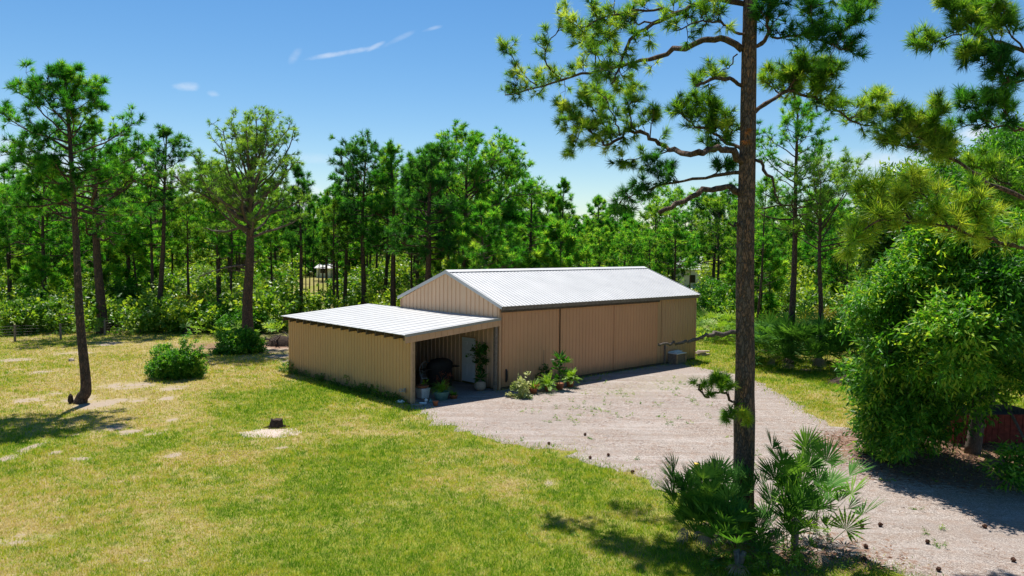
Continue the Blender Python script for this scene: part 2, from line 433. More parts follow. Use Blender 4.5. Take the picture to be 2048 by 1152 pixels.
def gravel_mat():
    t = NT('crushed_shell_gravel'); co = t.obj()
    v = t.n('TexVoronoi'); v.inputs['Scale'].default_value = 52; t.L.new(co, v.inputs['Vector'])
    sc = t.n('SeparateColor'); t.L.new(v.outputs['Color'], sc.inputs[0])
    peb = t.ramp(sc.outputs[0], [(0, (.07, .056, .05)), (.3, (.20, .163, .143)), (.75, (.34, .29, .26)), (1, (.56, .50, .455))])
    n1 = t.noise(.55, 6, .62, co); n2 = t.noise(3.0, 6, .7, co); n3 = t.noise(90, 2, .6, co)
    c = t.mix(t.maprange(n1, .35, .7, 0, .35), peb, (.34, .305, .285))
    c = t.mix(t.maprange(n2, .47, .72, 0, .7), c, (.25, .165, .12))
    rm = t.n('Mapping'); rm.inputs['Rotation'].default_value = (0, 0, .85); rm.inputs['Scale'].default_value = (.22, 2.4, 1); t.L.new(co, rm.inputs['Vector'])
    trk = t.noise(1.0, 5, .6, rm.outputs[0]); c = t.mix(t.maprange(trk, .5, .72, 0, .5), c, (.20, .145, .11)); c = t.mix(t.maprange(trk, .48, .3, 0, .45), c, (.45, .41, .39))
    n5 = t.noise(.28, 5, .6, co); c = t.mix(t.maprange(n5, .45, .7, 0, .55), c, (.22, .185, .165))
    c = t.mix(t.maprange(n3, .5, .8, 0, .6), c, (.13, .11, .095))
    lit = t.attr('litter'); g = t.attr('weedy')
    n4 = t.noise(6, 6, .7, co)
    c = t.mix(t.maprange(t.math('ADD', lit, t.maprange(n4, .3, .7, -.5, .5)), .4, .6, 0, .85), c, (.17, .095, .065))
    c = t.mix(t.maprange(t.math('ADD', g, t.maprange(n4, .3, .7, -.5, .5)), .4, .7, 0, .6), c, (.20, .20, .07))
    return t.done(t.pbr(c, .9, 0, .2, t.bump(v.outputs['Distance'], .5, .02)))


M['ground'] = ground_mat(); M['gravel'] = gravel_mat()

# ------------------------------------------------------------------ layout of the building
ROOT = (-0.53, 33.44, 0.0); PHI = math.radians(90 - 47.488)
E1 = np.array([math.cos(PHI), math.sin(PHI), 0]); E2 = np.array([-math.sin(PHI), math.cos(PHI), 0]); A0 = np.array(ROOT)
BL, BW, EH, RH = 14.68, 7.45, 3.62, 5.05
LL, LD = 4.63, 10.37


def loc(x, y, z=0): return A0 + E1 * x + E2 * y + np.array([0, 0, z])


# ------------------------------------------------------------------ ground
def gpoly(pts): return np.array([gnd(*p)[:2] for p in pts])


GR = np.vstack([gpoly([(826, 812), (838, 832), (862, 852), (928, 862), (985, 884), (1060, 893), (1130, 903), (1215, 936), (1290, 968), (1345, 990), (1400, 1030), (1450, 1070),
                       (1510, 1110), (1600, 1118), (1690, 1112), (1760, 1124), (1830, 1150), (1900, 1180)]),
                [(12.5, 9.5), (21, 9.5)],
                gpoly([(2150, 1010), (2048, 985), (1960, 962), (1880, 940), (1800, 905), (1740, 885), (1690, 862), (1640, 836), (1590, 800), (1530, 772), (1490, 752), (1440, 742), (1405, 738), (1372, 731)]),
                [loc(13.2, -.05)[:2], loc(0, -.05)[:2], loc(-.02, .2)[:2], loc(-.02, 10.3)[:2], loc(-4.55, 10.3)[:2], loc(-4.55, .1)[:2]]])


def resample(P, step, amp, seed, keep=0):
    out = []; n = len(P)
    for i in range(n):
        a, b = P[i], P[(i + 1) % n]; k = max(1, int(np.linalg.norm(b - a) / step))
        for j in range(k): out.append(a + (b - a) * j / k)
    out = np.array(out); nx = fbm(out[:, 0] * .9, out[:, 1] * .9, seed) - .5; ny = fbm(out[:, 0] * .9 + 50, out[:, 1] * .9, seed + 3) - .5
    fx = fbm(out[:, 0] * 5, out[:, 1] * 5, seed + 8) - .5
    q = np.array([(p - A0[:2]) for p in out]); lx = q @ E1[:2]; ly = q @ E2[:2]
    mk = np.where((ly > -.35) & (lx > -4.8) & (lx < 15), 0.0, 1.0)
    out[:, 0] += (nx * amp + fx * amp * .5) * mk; out[:, 1] += (ny * amp + fx * amp * .5) * mk
    return out


GRO = resample(GR, .22, 1.3, 5)


def inside(P, X, Y):
    X = np.asarray(X); c = np.zeros(X.shape, bool); n = len(P)
    for i in range(n):
        x0, y0 = P[i]; x1, y1 = P[(i + 1) % n]
        if y0 == y1: continue
        k = ((y0 > Y) != (y1 > Y)) & (X < (x1 - x0) * (Y - y0) / (y1 - y0) + x0)
        c ^= k
    return c


SANDS = [(40, 905, 16, 26), (12, 1084, 60, 7), (70, 1074, 40, 5), (225, 856, 30, 6), (260, 864, 22, 5), (217, 688, 26, 4), (150, 707, 30, 4), (255, 772, 45, 7), (195, 808, 45, 10), (160, 800, 30, 9),
         (333, 797, 13, 6), (345, 776, 25, 5), (100, 790, 16, 5), (60, 800, 30, 4), (300, 868, 14, 4), (348, 910, 12, 5), (150, 918, 26, 4), (112, 905, 12, 4), (345, 840, 10, 4),
         (275, 800, 16, 5), (30, 720, 30, 4), (80, 745, 20, 4), (150, 870, 9, 3), (120, 1035, 14, 4), (430, 955, 10, 3), (285, 1120, 18, 6), (565, 895, 10, 3), (1100, 966, 13, 6), (560, 712, 26, 5), (590, 722, 30, 5), (530, 700, 50, 6)]


def fields(X, Y):
    """dryness, sand, leaf litter, forest floor at ground points"""
    n = fbm(X * .22, Y * .22, 3); n2 = fbm(X * .9, Y * .9, 9); n3 = fbm(X * 2.6, Y * 2.6, 21)
    dry = .27 + 1.5 * (n - .45) + 1.1 * (n2 - .5) + .95 * (n3 - .5)
    dry += .13 / (1 + np.exp((X + 6) * .8)) + .72 * np.exp(-(((X + 19) / 9) ** 2 + ((Y - 37) / 11) ** 2)) + .34 * np.exp(-(((X + 10.5) / 4.5) ** 2 + ((Y - 17) / 5) ** 2))
    dry -= .62 * np.exp(-(((X + 8.5) / 4.2) ** 2 + ((Y - 31) / 7) ** 2)) + .22 * np.exp(-(((X - 0) / 3) ** 2 + ((Y - 19) / 5) ** 2))
    sand = np.zeros_like(X)
    for (px, py, a, b) in SANDS:
        c = gnd(px, py); ex = a / FPX * c[1]; ey = abs(gnd(px, py - b)[1] - c[1])
        sand = np.maximum(sand, 1.15 * np.exp(-(((X - c[0]) / ex) ** 2 + ((Y - c[1]) / ey) ** 2) * .8))
    sand = np.clip(sand, 0, .9) * (-.15 + 1.75 * fbm(X * 2.8, Y * 3.8, 77)) + np.clip((n3 - .66) * 3.0, 0, 1) * np.clip(dry, 0, 1) * (X < -3)
    lit = 1.3 * np.exp(-(((X - 15.2) / 5.3) ** 4 + ((Y - 23.2) / 3.5) ** 4)) + .10 * np.exp(-(((X - 9.6) / 1.6) ** 2 + ((Y - 24.6) / 2.6) ** 2)) + .8 * np.exp(-(((X - 6.2) / 2.0) ** 2 + ((Y - 15.6) / 1.3) ** 2))
    lit += .9 * np.exp(-(((X + 15) / 6.5) ** 2 + ((Y - 47.5) / 2.6) ** 2))
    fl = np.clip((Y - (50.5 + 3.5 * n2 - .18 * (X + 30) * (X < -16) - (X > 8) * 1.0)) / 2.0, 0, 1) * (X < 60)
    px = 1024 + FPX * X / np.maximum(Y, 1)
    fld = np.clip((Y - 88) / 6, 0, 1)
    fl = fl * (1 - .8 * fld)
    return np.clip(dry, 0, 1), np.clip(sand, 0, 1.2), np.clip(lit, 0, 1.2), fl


def axis(lo, hi, step, far):
    a = list(np.arange(lo, hi + 1e-6, step)); s = step; x = hi
    while x < far: s *= 1.5; x += s; a.append(x)
    s = step; x = lo; b = []
    while x > -far: s *= 1.5; x -= s; b.append(x)
    return np.array(b[::-1] + a)


xs = axis(-32, 26, .22, 1400); ys = axis(9, 58, .22, 1400)
GX, GY = np.meshgrid(xs, ys); nx_, ny_ = len(xs), len(ys)
idx = (np.arange(ny_ - 1)[:, None] * nx_ + np.arange(nx_ - 1)[None, :]).ravel()
Fq = np.stack([idx, idx + 1, idx + nx_ + 1, idx + nx_], 1)
d_, s_, l_, f_ = fields(GX.ravel(), GY.ravel())
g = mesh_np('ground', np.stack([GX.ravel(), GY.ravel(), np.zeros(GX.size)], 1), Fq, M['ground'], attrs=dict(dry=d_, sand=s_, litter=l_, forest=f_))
tag(g, 'patchy green and tan lawn with bare sandy spots', 'lawn', kind='structure')

# gravel sheet: boundary polygon + interior points through a grid of triangles
def gravel_sheet():
    st = .3
    tri = tessellate_polygon([[Vector((p[0], p[1], 0)) for p in GRO]])
    import bmesh
    ar = sum(abs((GRO[t[1]][0] - GRO[t[0]][0]) * (GRO[t[2]][1] - GRO[t[0]][1]) - (GRO[t[2]][0] - GRO[t[0]][0]) * (GRO[t[1]][1] - GRO[t[0]][1])) / 2 for t in tri)
    pa = abs(np.sum(GRO[:, 0] * np.roll(GRO[:, 1], -1) - np.roll(GRO[:, 0], -1) * GRO[:, 1])) / 2; print('GRAVEL', ar, pa)
    bm = bmesh.new(); vs = [bm.verts.new((p[0], p[1], .004)) for p in GRO]
    for t in tri:
        try: bm.faces.new([vs[i] for i in t])
        except ValueError: pass
    bmesh.ops.subdivide_edges(bm, edges=[e for e in bm.edges if e.calc_length() > 1.2], cuts=4, use_grid_fill=True)
    bmesh.ops.triangulate(bm, faces=bm.faces)
    bm.normal_update()
    for f in bm.faces:
        if f.normal.z < 0: f.normal_flip()
    me = bpy.data.meshes.new('gravel_driveway'); bm.to_mesh(me); bm.free()
    co = np.zeros(len(me.vertices) * 3); me.vertices.foreach_get('co', co); co = co.reshape(-1, 3)
    X, Y = co[:, 0], co[:, 1]
    lit = fields(X, Y)[2] * .9
    q = co - A0; lx = q @ E1; ly = q @ E2
    wd = .45 * np.exp(-((ly + 3.5) / 2.2) ** 2) * (lx > 1) * (lx < 10) + .35 * np.exp(-(((X - 2.5) / 2) ** 2 + ((Y - 25) / 2.5) ** 2)) 
    for nm, v in (('litter', lit), ('weedy', wd)):
        a = me.attributes.new(nm, 'FLOAT', 'POINT'); a.data.foreach_set('value', v.astype(np.float32))
    o = link(me, 'gravel_driveway', M['gravel']); tag(o, 'pale crushed gravel driveway in front of the barn', 'driveway', kind='structure')


gravel_sheet()


# ------------------------------------------------------------------ the barn
def ribbed(length, zb, zt, pitch, rib=.022, wid=.05, n=(0, -1), o=(0, 0), d=(1, 0), skip=None, t0=0.0, thick=.0):
    """vertical sheet with standing ribs; o origin, d run direction, n outward normal in plan; zb, zt functions or numbers"""
    fb = zb if callable(zb) else (lambda s: zb); ft = zt if callable(zt) else (lambda s: zt)
    prof = [(t0, 0)]; s = t0 + pitch * .5
    while s < length - wid:
        prof += [(s - wid * .5, 0), (s - wid * .28, rib), (s + wid * .28, rib), (s + wid * .5, 0)]; s += pitch
    prof.append((length, 0)); mb = MB(); V = []; F = []
    extra = []
    for (s, h) in prof:
        x = o[0] + d[0] * s + n[0] * h; y = o[1] + d[1] * s + n[1] * h
        V += [(x, y, fb(s)), (x, y, ft(s))]
    for i in range(len(prof) - 1): F.append((2 * i, 2 * i + 2, 2 * i + 3, 2 * i + 1))
    return V, F


barn = empty('metal_barn', ROOT, PHI, 'long tan ribbed metal barn with white gable roof and attached open lean-to', 'barn')
SL = (RH - EH) / (BW / 2)


def gable_top(s): return EH - .02 + SL * (BW / 2 - abs(s - BW / 2)) - .02


# entry door opening on the gable wall
DY0, DY1, DH = 0, 0, 2.08
def on_gable(px, py):
    r = ray(px, py); o = np.array([0, 0, CAMH]) - A0; t = -(o @ E1) / (r @ E1); p = o + r * t; return p @ E2, p[2]
def on_long(px, py):
    r = ray(px, py); o = np.array([0, 0, CAMH]) - A0; t = -(o @ E2) / (r @ E2); p = o + r * t; return p @ E1, p[2]
DY1 = on_gable(924.5, 720)[0]; DY0 = on_gable(952, 720)[0]
DY1, DY0 = max(DY0, DY1), min(DY0, DY1)
# gable wall sheet is one mesh: left of door, above door, right of door
mb = MB()
V, F = ribbed(DY0 - .05, .04, lambda s: gable_top(s), .305, .036, .05, (-1, 0), (0, 0), (0, 1)); mb.add(V, F)
V, F = ribbed(DY1 - DY0 + .1, DH + .06, lambda s: gable_top(s + DY0 - .05), .305, .036, .05, (-1, 0), (0, DY0 - .05), (0, 1)); mb.add(V, F)
V, F = ribbed(BW - DY1 - .05, .04, lambda s: gable_top(s + DY1 + .05), .305, .036, .05, (-1, 0), (0, DY1 + .05), (0, 1)); mb.add(V, F)
mb.build('gable_wall', M['tan'], barn)
mb = MB()
V, F = ribbed(BL - 11.55, .05, EH - .02, .229, .02, .045, (0, -1), (11.55, 0), (1, 0)); mb.add(V, F)
mb.add([(0, .02, .05), (11.55, .02, .05), (11.55, .02, EH - .02), (0, .02, EH - .02)], [(0, 1, 2, 3)])
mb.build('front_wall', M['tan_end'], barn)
mb = MB()
V, F = ribbed(BL, .05, EH - .02, .229, .02, .045, (0, 1), (0, BW), (1, 0)); mb.add(V, F); mb.build('rear_wall', M['tan'], barn)
mb = MB()
V, F = ribbed(BW, .05, gable_top, .305, .02, .045, (1, 0), (BL, 0), (0, 1)); mb.add(V, F); mb.build('end_wall', M['tan'], barn)
# corner trims
mb = MB(); mb.box(-.03, .09, -.04, .02, .02, EH - .05); mb.box(-.034, -.002, -.036, .10, .021, EH - .06)
mb.build('corner_trim', M['tan_trim'], barn)
mb = MB(); mb.box(BL - .07, BL + .03, -.035, .05, .02, EH - .05); mb.build('corner_trim', M['tan_trim'], barn)
mb = MB(); mb.box(-.03, .02, BW - .05, BW + .03, 2.9, EH - .05); mb.build('corner_trim', M['tan_trim'], barn)


def roof_sheet(P0, run, slope, width, pitch, th=.02, rib=.024, wid=.05):
    """P0 corner at the eave, run = vector along the eave (length), slope = vector from eave to ridge"""
    P0, run, slope = map(lambda a: np.asarray(a, float), (P0, run, slope)); Lr = np.linalg.norm(run); ru = run / Lr
    nn = unit(np.cross(ru, slope)); nn = nn if nn[2] > 0 else -nn
    prof = [(0, 0)]; s = pitch * .5
    while s < Lr - wid:
        prof += [(s - wid * .5, 0), (s - wid * .25, rib), (s + wid * .25, rib), (s + wid * .5, 0)]; s += pitch
    prof.append((Lr, 0)); V = []; F = []
    for (s, h) in prof:
        a = P0 + ru * s + nn * h; b = a + slope; V += [a, b, b - nn * (h + th), a - nn * (h + th)]
    for i in range(len(prof) - 1):
        k = 4 * i; F += [(k, k + 4, k + 5, k + 1), (k + 3, k + 2, k + 6, k + 7), (k, k + 3, k + 7, k + 4), (k + 1, k + 5, k + 6, k + 2)]
    F += [(0, 1, 2, 3), (4 * len(prof) - 4, 4 * len(prof) - 1, 4 * len(prof) - 2, 4 * len(prof) - 3)]
    return V, F


OV = .21; rx0, rx1 = -.05, BL + .08
zE = EH + .03; dz = SL * (BW / 2 + OV)
mb = MB(); V, F = roof_sheet((rx0, -OV, zE - SL * 0), (rx1 - rx0, 0, 0), (0, BW / 2 + OV, RH + .02 - zE), 1, .229); mb.add(V, F); 
V, F = roof_sheet((rx0, BW + OV, zE), (rx1 - rx0, 0, 0), (0, -(BW / 2 + OV), RH + .02 - zE), 1, .229); mb.add(V, F)
roof = mb.build('roof', M['roof'], barn)
mb = MB()
for sgn in (1, -1):
    c0 = BW / 2
    mb.add([(rx0 - .02, c0, RH + .075), (rx1 + .02, c0, RH + .075), (rx1 + .02, c0 - sgn * .24, RH + .075 - .24 * SL), (rx0 - .02, c0 - sgn * .24, RH + .075 - .24 * SL)], [(0, 1, 2, 3)])
mb.build('ridge_cap', M['roof'], roof)
for xe, nm in ((rx0 - .035, 'a'), (rx1 + .005, 'b')):
    mb = MB()
    for sgn in (1, -1):
        y0 = -OV if sgn == 1 else BW + OV
        y1 = BW / 2
        V = [(x, y, z) for x in (xe, xe + .03) for (y, z) in ((y0, zE - .12), (y1, RH + .02 - .12), (y1, RH + .06), (y0, zE + .035))]
        mb.add(V, [(0, 1, 2, 3), (4, 7, 6, 5), (0, 4, 5, 1), (3, 2, 6, 7), (0, 3, 7, 4), (1, 5, 6, 2)])
    mb.build('rake_trim', M['roof'], roof)
# eave board, door track
mb = MB(); mb.box(.0, BL, -OV + .02, -OV + .05, EH - .14, EH - .002); mb.box(0, BL, -OV + .05, 0, EH - .05, EH - .03); mb.build('eave_board', M['wood_old'], barn)
XD = [on_long(1117, 680)[0], on_long(1225, 670)[0], on_long(1312, 650)[0]]
mb = MB(); mb.box(-.02, XD[2] + .08, -.165, -.12, EH - .235, EH - .145); mb.box(-.02, XD[2] + .08, -.20, -.165, EH - .17, EH - .145)
for k in range(9):
    x = .3 + k * (XD[2] - .5) / 8; mb.box(x - .04, x + .04, -.12, -.03, EH - .16, EH - .20 + .03)
mb.build('door_track', M['wood_dark'], barn)
# sliding doors
edges = [.10, XD[0] - .05, XD[0] + .05, XD[1] - .015, XD[1] + .015, XD[2]]
for k in range(3):
    x0, x1 = edges[2 * k], edges[2 * k + 1]; yy = -.07 if k == 0 else -.075 - .004 * k
    zb = .12
    V, F = ribbed(x1 - x0 - .08, zb + .03, EH - .25, .229, .016, .04, (0, -1), (x0 + .04, yy), (1, 0))
    mb = MB(); mb.add(V, F); mb.box(x0, x1, yy + .003, yy + .04, zb, EH - .24)
    mb.box(x0, x0 + .04, yy - .018, yy + .001, zb, EH - .24); mb.box(x1 - .04, x1, yy - .018, yy + .001, zb, EH - .24)
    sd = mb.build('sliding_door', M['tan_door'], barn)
    if k == 0:
        hx, hz = on_long(1005.5, 751)
        m2 = MB(); m2.tube([(hx + .1, yy - .03, hz + .28), (hx + .1, yy - .07, hz + .2), (hx + .1, yy - .075, hz), (hx + .1, yy - .07, hz - .2), (hx + .1, yy - .03, hz - .28)], [.03, .05, .055, .05, .03], 8)
        m2.build('door_handle', M['black'], sd)
mb = MB(); mb.box(.05, XD[2], .0, .018, .02, EH - .25); mb.build('door_gap_dark', M['black'], barn)  # black sheet standing in for the darkness seen between the doors
mb = MB(); mb.box(.05, BL - .05, -.06, .0, 0, .09); mb.build('sill_board', M['wood_dark'], barn)
# entry door
ed_r = MB(); ed_r.box(-.02, .03, DY0, DY1, .10, DH + .02)
pw = DY1 - DY0
dobj = ed_r.build('entry_door', M['white_paint'], barn)
mb = MB()
for (a, b) in ((.12, .44), (.56, .88)):
    for (z0, z1) in ((.28, .92), (1.04, 1.62), (1.72, 1.96)):
        y0, y1 = DY0 + a * pw, DY0 + b * pw
        mb.add([(-.021, y0, z0), (-.021, y1, z0), (-.021, y1, z1), (-.021, y0, z1), (-.006, y0 + .03, z0 + .03), (-.006, y1 - .03, z0 + .03), (-.006, y1 - .03, z1 - .03), (-.006, y0 + .03, z1 - .03)],
               [(0, 1, 5, 4), (1, 2, 6, 5), (2, 3, 7, 6), (3, 0, 4, 7)])
        mb.box(-.034, -.022, y0 + .05, y1 - .05, z0 + .05, z1 - .05)
mb.build('door_panel', M['white_paint'], dobj)
mb = MB(); ky = DY0 + .075 * pw + .03
mb.lathe([(0, -.03), (.03, -.02), (.034, 0), (.03, .02), (0, .03)], (0, 0, 0), 10)
V = np.array(mb.V[0]); mb.V[0] = V @ np.array([[0, 0, 1], [0, 1, 0], [-1, 0, 0]]) + np.array([-.075, ky, 1.05])
mb.box(-.06, -.02, ky - .012, ky + .012, 1.038, 1.062)
mb.build('door_knob', M['brass'], dobj)
mb = MB(); mb.box(-.04, -.021, ky - .035, ky + .035, 1.2, 1.27); mb.build('deadbolt', M['brass'], dobj)
mb = MB(); mb.box(-.035, .0, DY0 - .06, DY0 - .003, .04, DH + .08); mb.box(-.035, .0, DY1 + .003, DY1 + .06, .04, DH + .08); mb.box(-.035, 0, DY0 - .003, DY1 + .003, DH + .023, DH + .08)
mb.build('door_frame', M['tan_trim'], barn)
# ---- lean-to
lo_, li_ = 2.76, 3.14; xo = -LL - .36
def lz(x): return lo_ + (li_ - lo_) * (x - xo) / (0 - xo)
mb = MB(); V, F = roof_sheet((xo, -.12, lo_), (0, LD + .24, 0), (-xo - .005, 0, li_ - lo_), 1, .61, .02, .014, .03); mb.add(V, F)
lr = mb.build('lean_to_roof', M['roof_lean'], barn)
mb = MB()
V = [(x, y, lz(x) + z) for x in (xo - .01, -.05) for y in (-.165, -.122) for z in (-.075, .032)]
mb.add(V, [(0, 1, 3, 2), (4, 6, 7, 5), (0, 4, 5, 1), (2, 3, 7, 6), (0, 2, 6, 4), (1, 5, 7, 3)]); mb.build('roof_edge_trim', M['grey_metal'], lr)
# front fascia (ribbed band)
mb = MB(); V = []; F = []; s = 0; prof = [(xo + .02, 0)]
x = xo + .25
while x < -.1: prof += [(x - .012, 0), (x - .012, .02), (x + .012, .02), (x + .012, 0)]; x += .305
prof.append((-.05, 0))
for (x, h) in prof: V += [(x, -.11 - h * .5, lz(x) - .33), (x, -.11 - h * .5, lz(x) - .03)]
for i in range(len(prof) - 1): F.append((2 * i, 2 * i + 2, 2 * i + 3, 2 * i + 1))
mb.add(V, F)
V = [(x, y, lz(x) + z) for x in (xo + .02, -.05) for y in (-.105, -.06) for z in (-.33, -.03)]
mb.add(V, [(0, 1, 3, 2), (4, 6, 7, 5), (0, 4, 5, 1), (2, 3, 7, 6), (0, 2, 6, 4), (1, 5, 7, 3)])
mb.build('fascia', M['tan_trim'], barn)
# outer wall
mb = MB(); V, F = ribbed(LD, .03, lz(-LL) - .24, .229, .02, .045, (-1, 0), (-LL, 0), (0, 1)); mb.add(V, F)
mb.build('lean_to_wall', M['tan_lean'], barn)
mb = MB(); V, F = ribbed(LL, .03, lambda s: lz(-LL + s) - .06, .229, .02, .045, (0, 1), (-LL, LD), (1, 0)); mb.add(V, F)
mb.box(-.03, 0, BW + .04, LD - .01, 0, 3.0)  # side panel added past the barn corner to keep the inside dark
mb.build('lean_to_closing_wall', M['tan_lean'], barn)
# rafters with exposed tails, purlins
nr = 16
for k in range(nr):
    y = .06 + k * (LD - .12) / (nr - 1); mb = MB()
    V = [(x, yy, lz(x) + z) for x in (xo + .06, -.06) for yy in (y - .04, y + .04) for z in (-.24, -.03)]
    mb.add(V, [(0, 1, 3, 2), (4, 6, 7, 5), (0, 4, 5, 1), (2, 3, 7, 6), (0, 2, 6, 4), (1, 5, 7, 3)]); mb.build('rafter', M['wood_dark'], barn)
for k in range(3):
    pass
mb = MB(); mb.box(-LL + .02, -LL + .07, .1, LD - .1, lz(-LL) - .48, lz(-LL) - .25)
for z in (.5, 1.2, 1.9): mb.box(-LL + .02, -LL + .06, .1, LD - .1, z, z + .09)
mb.build('wall_girt', M['wood_dark'], barn)
mb = MB(); mb.box(-LL - .028, -LL + .04, -.05, -.002, .0, lz(-LL) - .27); mb.build('corner_trim', M['tan_trim'], barn)
mb = MB(); mb.box(-LL + .045, -LL + .17, -.045, .09, 0, lz(-LL) - .34); mb.build('post', M['wood_post'], barn)
mb = MB(); mb.box(-.26, -.13, -.04, .09, 0, lz(-.2) - .34); mb.build('post', M['wood_old'], barn)
for yy in (3.4, 6.9):
    mb = MB(); mb.box(-LL + .08, -LL + .2, yy, yy + .12, 0, lz(-LL) - .26); mb.build('post', M['wood_dark'], barn)

# ------------------------------------------------------------------ vegetation tools
def tufts(C, D, Ln, n, wid, rng, spread=1.25, t0=None, core=.45, tj=.16):
    """needle bursts. C,D (k,3); Ln scalar/array; returns V, F, tint"""
    C = np.asarray(C, float); D = unit(D); k = len(C)
    if k == 0: return np.zeros((0, 3)), np.zeros((0, 3), int), np.zeros(0)
    Ln = np.broadcast_to(Ln, (k,)); T = np.broadcast_to(.5 if t0 is None else t0, (k,))
    Cc = np.repeat(C, n, 0); Dd = np.repeat(D, n, 0); L_ = np.repeat(Ln, n) * rng.uniform(.7, 1.1, k * n)
    R = unit(rng.normal(size=(k * n, 3))); R = unit(R - Dd * (R * Dd).sum(1)[:, None])
    th = spread * np.sqrt(rng.uniform(0, 1, k * n))
    dr = np.cos(th)[:, None] * Dd + np.sin(th)[:, None] * R
    dr[:, 2] -= .06; dr = unit(dr)
    b = Cc - Dd * (L_ * core * rng.uniform(0, 1, k * n))[:, None]
    sd = unit(np.cross(dr, rng.normal(size=(k * n, 3)))) * (wid * rng.uniform(.7, 1.2, k * n))[:, None]
    V = np.empty((k * n, 3, 3)); V[:, 0] = b - sd * .5; V[:, 1] = b + sd * .5; V[:, 2] = b + dr * L_[:, None]
    tint = np.clip(np.repeat(T, n) + rng.normal(0, tj, k * n), 0, 1)
    return V.reshape(-1, 3), np.arange(k * n * 3).reshape(-1, 3), tint


class Grow:
    def __init__(s, seed): s.rng = np.random.default_rng(seed); s.limbs = MB(); s.C = []; s.D = []; s.T = []; s.S = []
    def twig(s, P, r, n=3, cap=False): s.limbs.tube(P, np.linspace(r, r * .35, len(P)), n, cap)
    def tuft(s, c, d, t=.5, sc=1.0): s.C.append(c); s.D.append(d); s.T.append(t); s.S.append(sc)
    def dress(s, P, t0, n, ln, r, tips=3, up=.5, draw=True, tint=.5, sc=1.0, flat=.6, t1=1.0, bare=0):
        """secondary twigs along the limb path P"""
        rng = s.rng; P = np.asarray(P); m_ = len(P)
        for k in range(n):
            t = t0 + (t1 - t0) * ((k + rng.uniform(.1, .9)) / n) ** .9; f = t * (m_ - 1); i = min(int(f), m_ - 2); p = P[i] + (P[i + 1] - P[i]) * (f - i)
            tan = unit(P[i + 1] - P[i]); rv = rng.normal(size=3); rv[2] *= flat; rv = unit(rv - tan * (rv @ tan))
            d = unit(tan * rng.uniform(.2, .8) + rv * .9 + np.array([0, 0, up * rng.uniform(.2, 1.1)]))
            l = ln * rng.uniform(.55, 1.15) * (1 - .25 * t)
            q = [p]; dd = d.copy()
            for j in range(4):
                dd = unit(dd + rng.normal(size=3) * .22 + np.array([0, 0, up * .22])); q.append(q[-1] + dd * l / 4)
            q = np.array(q)
            if draw: s.twig(q, r * rng.uniform(.7, 1.1))
            tt = tint + rng.normal(0, .20)
            if rng.uniform() < bare: continue
            s.tuft(q[-1], dd, tt, sc)
            for j in range(tips):
                a = rng.integers(1, 4); rv = rng.normal(size=3); rv[2] *= .7; d2 = unit(dd * .6 + unit(rv) * .9 + np.array([0, 0, up * .6]))
                e = q[a] + d2 * l * rng.uniform(.22, .45)
                if draw: s.twig(np.array([q[a], (q[a] + e) / 2 + rng.normal(size=3) * l * .03, e]), r * .6)
                s.tuft(e, d2, tt + rng.normal(0, .1), sc * rng.uniform(.8, 1.1))
    def crown(s, name, L_, n, wid, mat, parent, spread=1.25):
        V, F, t = tufts(np.array(s.C), np.array(s.D), L_ * np.array(s.S), n, wid, s.rng, spread, np.array(s.T))
        return mesh_np(name, V, F, mat, parent, tint=t)


def wobble_trunk(rng, H, lean=(0, 0), amp=.12, n=14):
    z = np.linspace(0, 1, n); ph = rng.uniform(0, 6.28, 4)
    x = lean[0] * z + amp * (np.sin(z * 3.1 + ph[0]) - np.sin(ph[0])) + amp * .3 * np.sin(z * 9 + ph[1]); y = lean[1] * z + amp * (np.sin(z * 2.7 + ph[2]) - np.sin(ph[2]))
    return np.stack([x - x[0], y - y[0], z * H], 1)


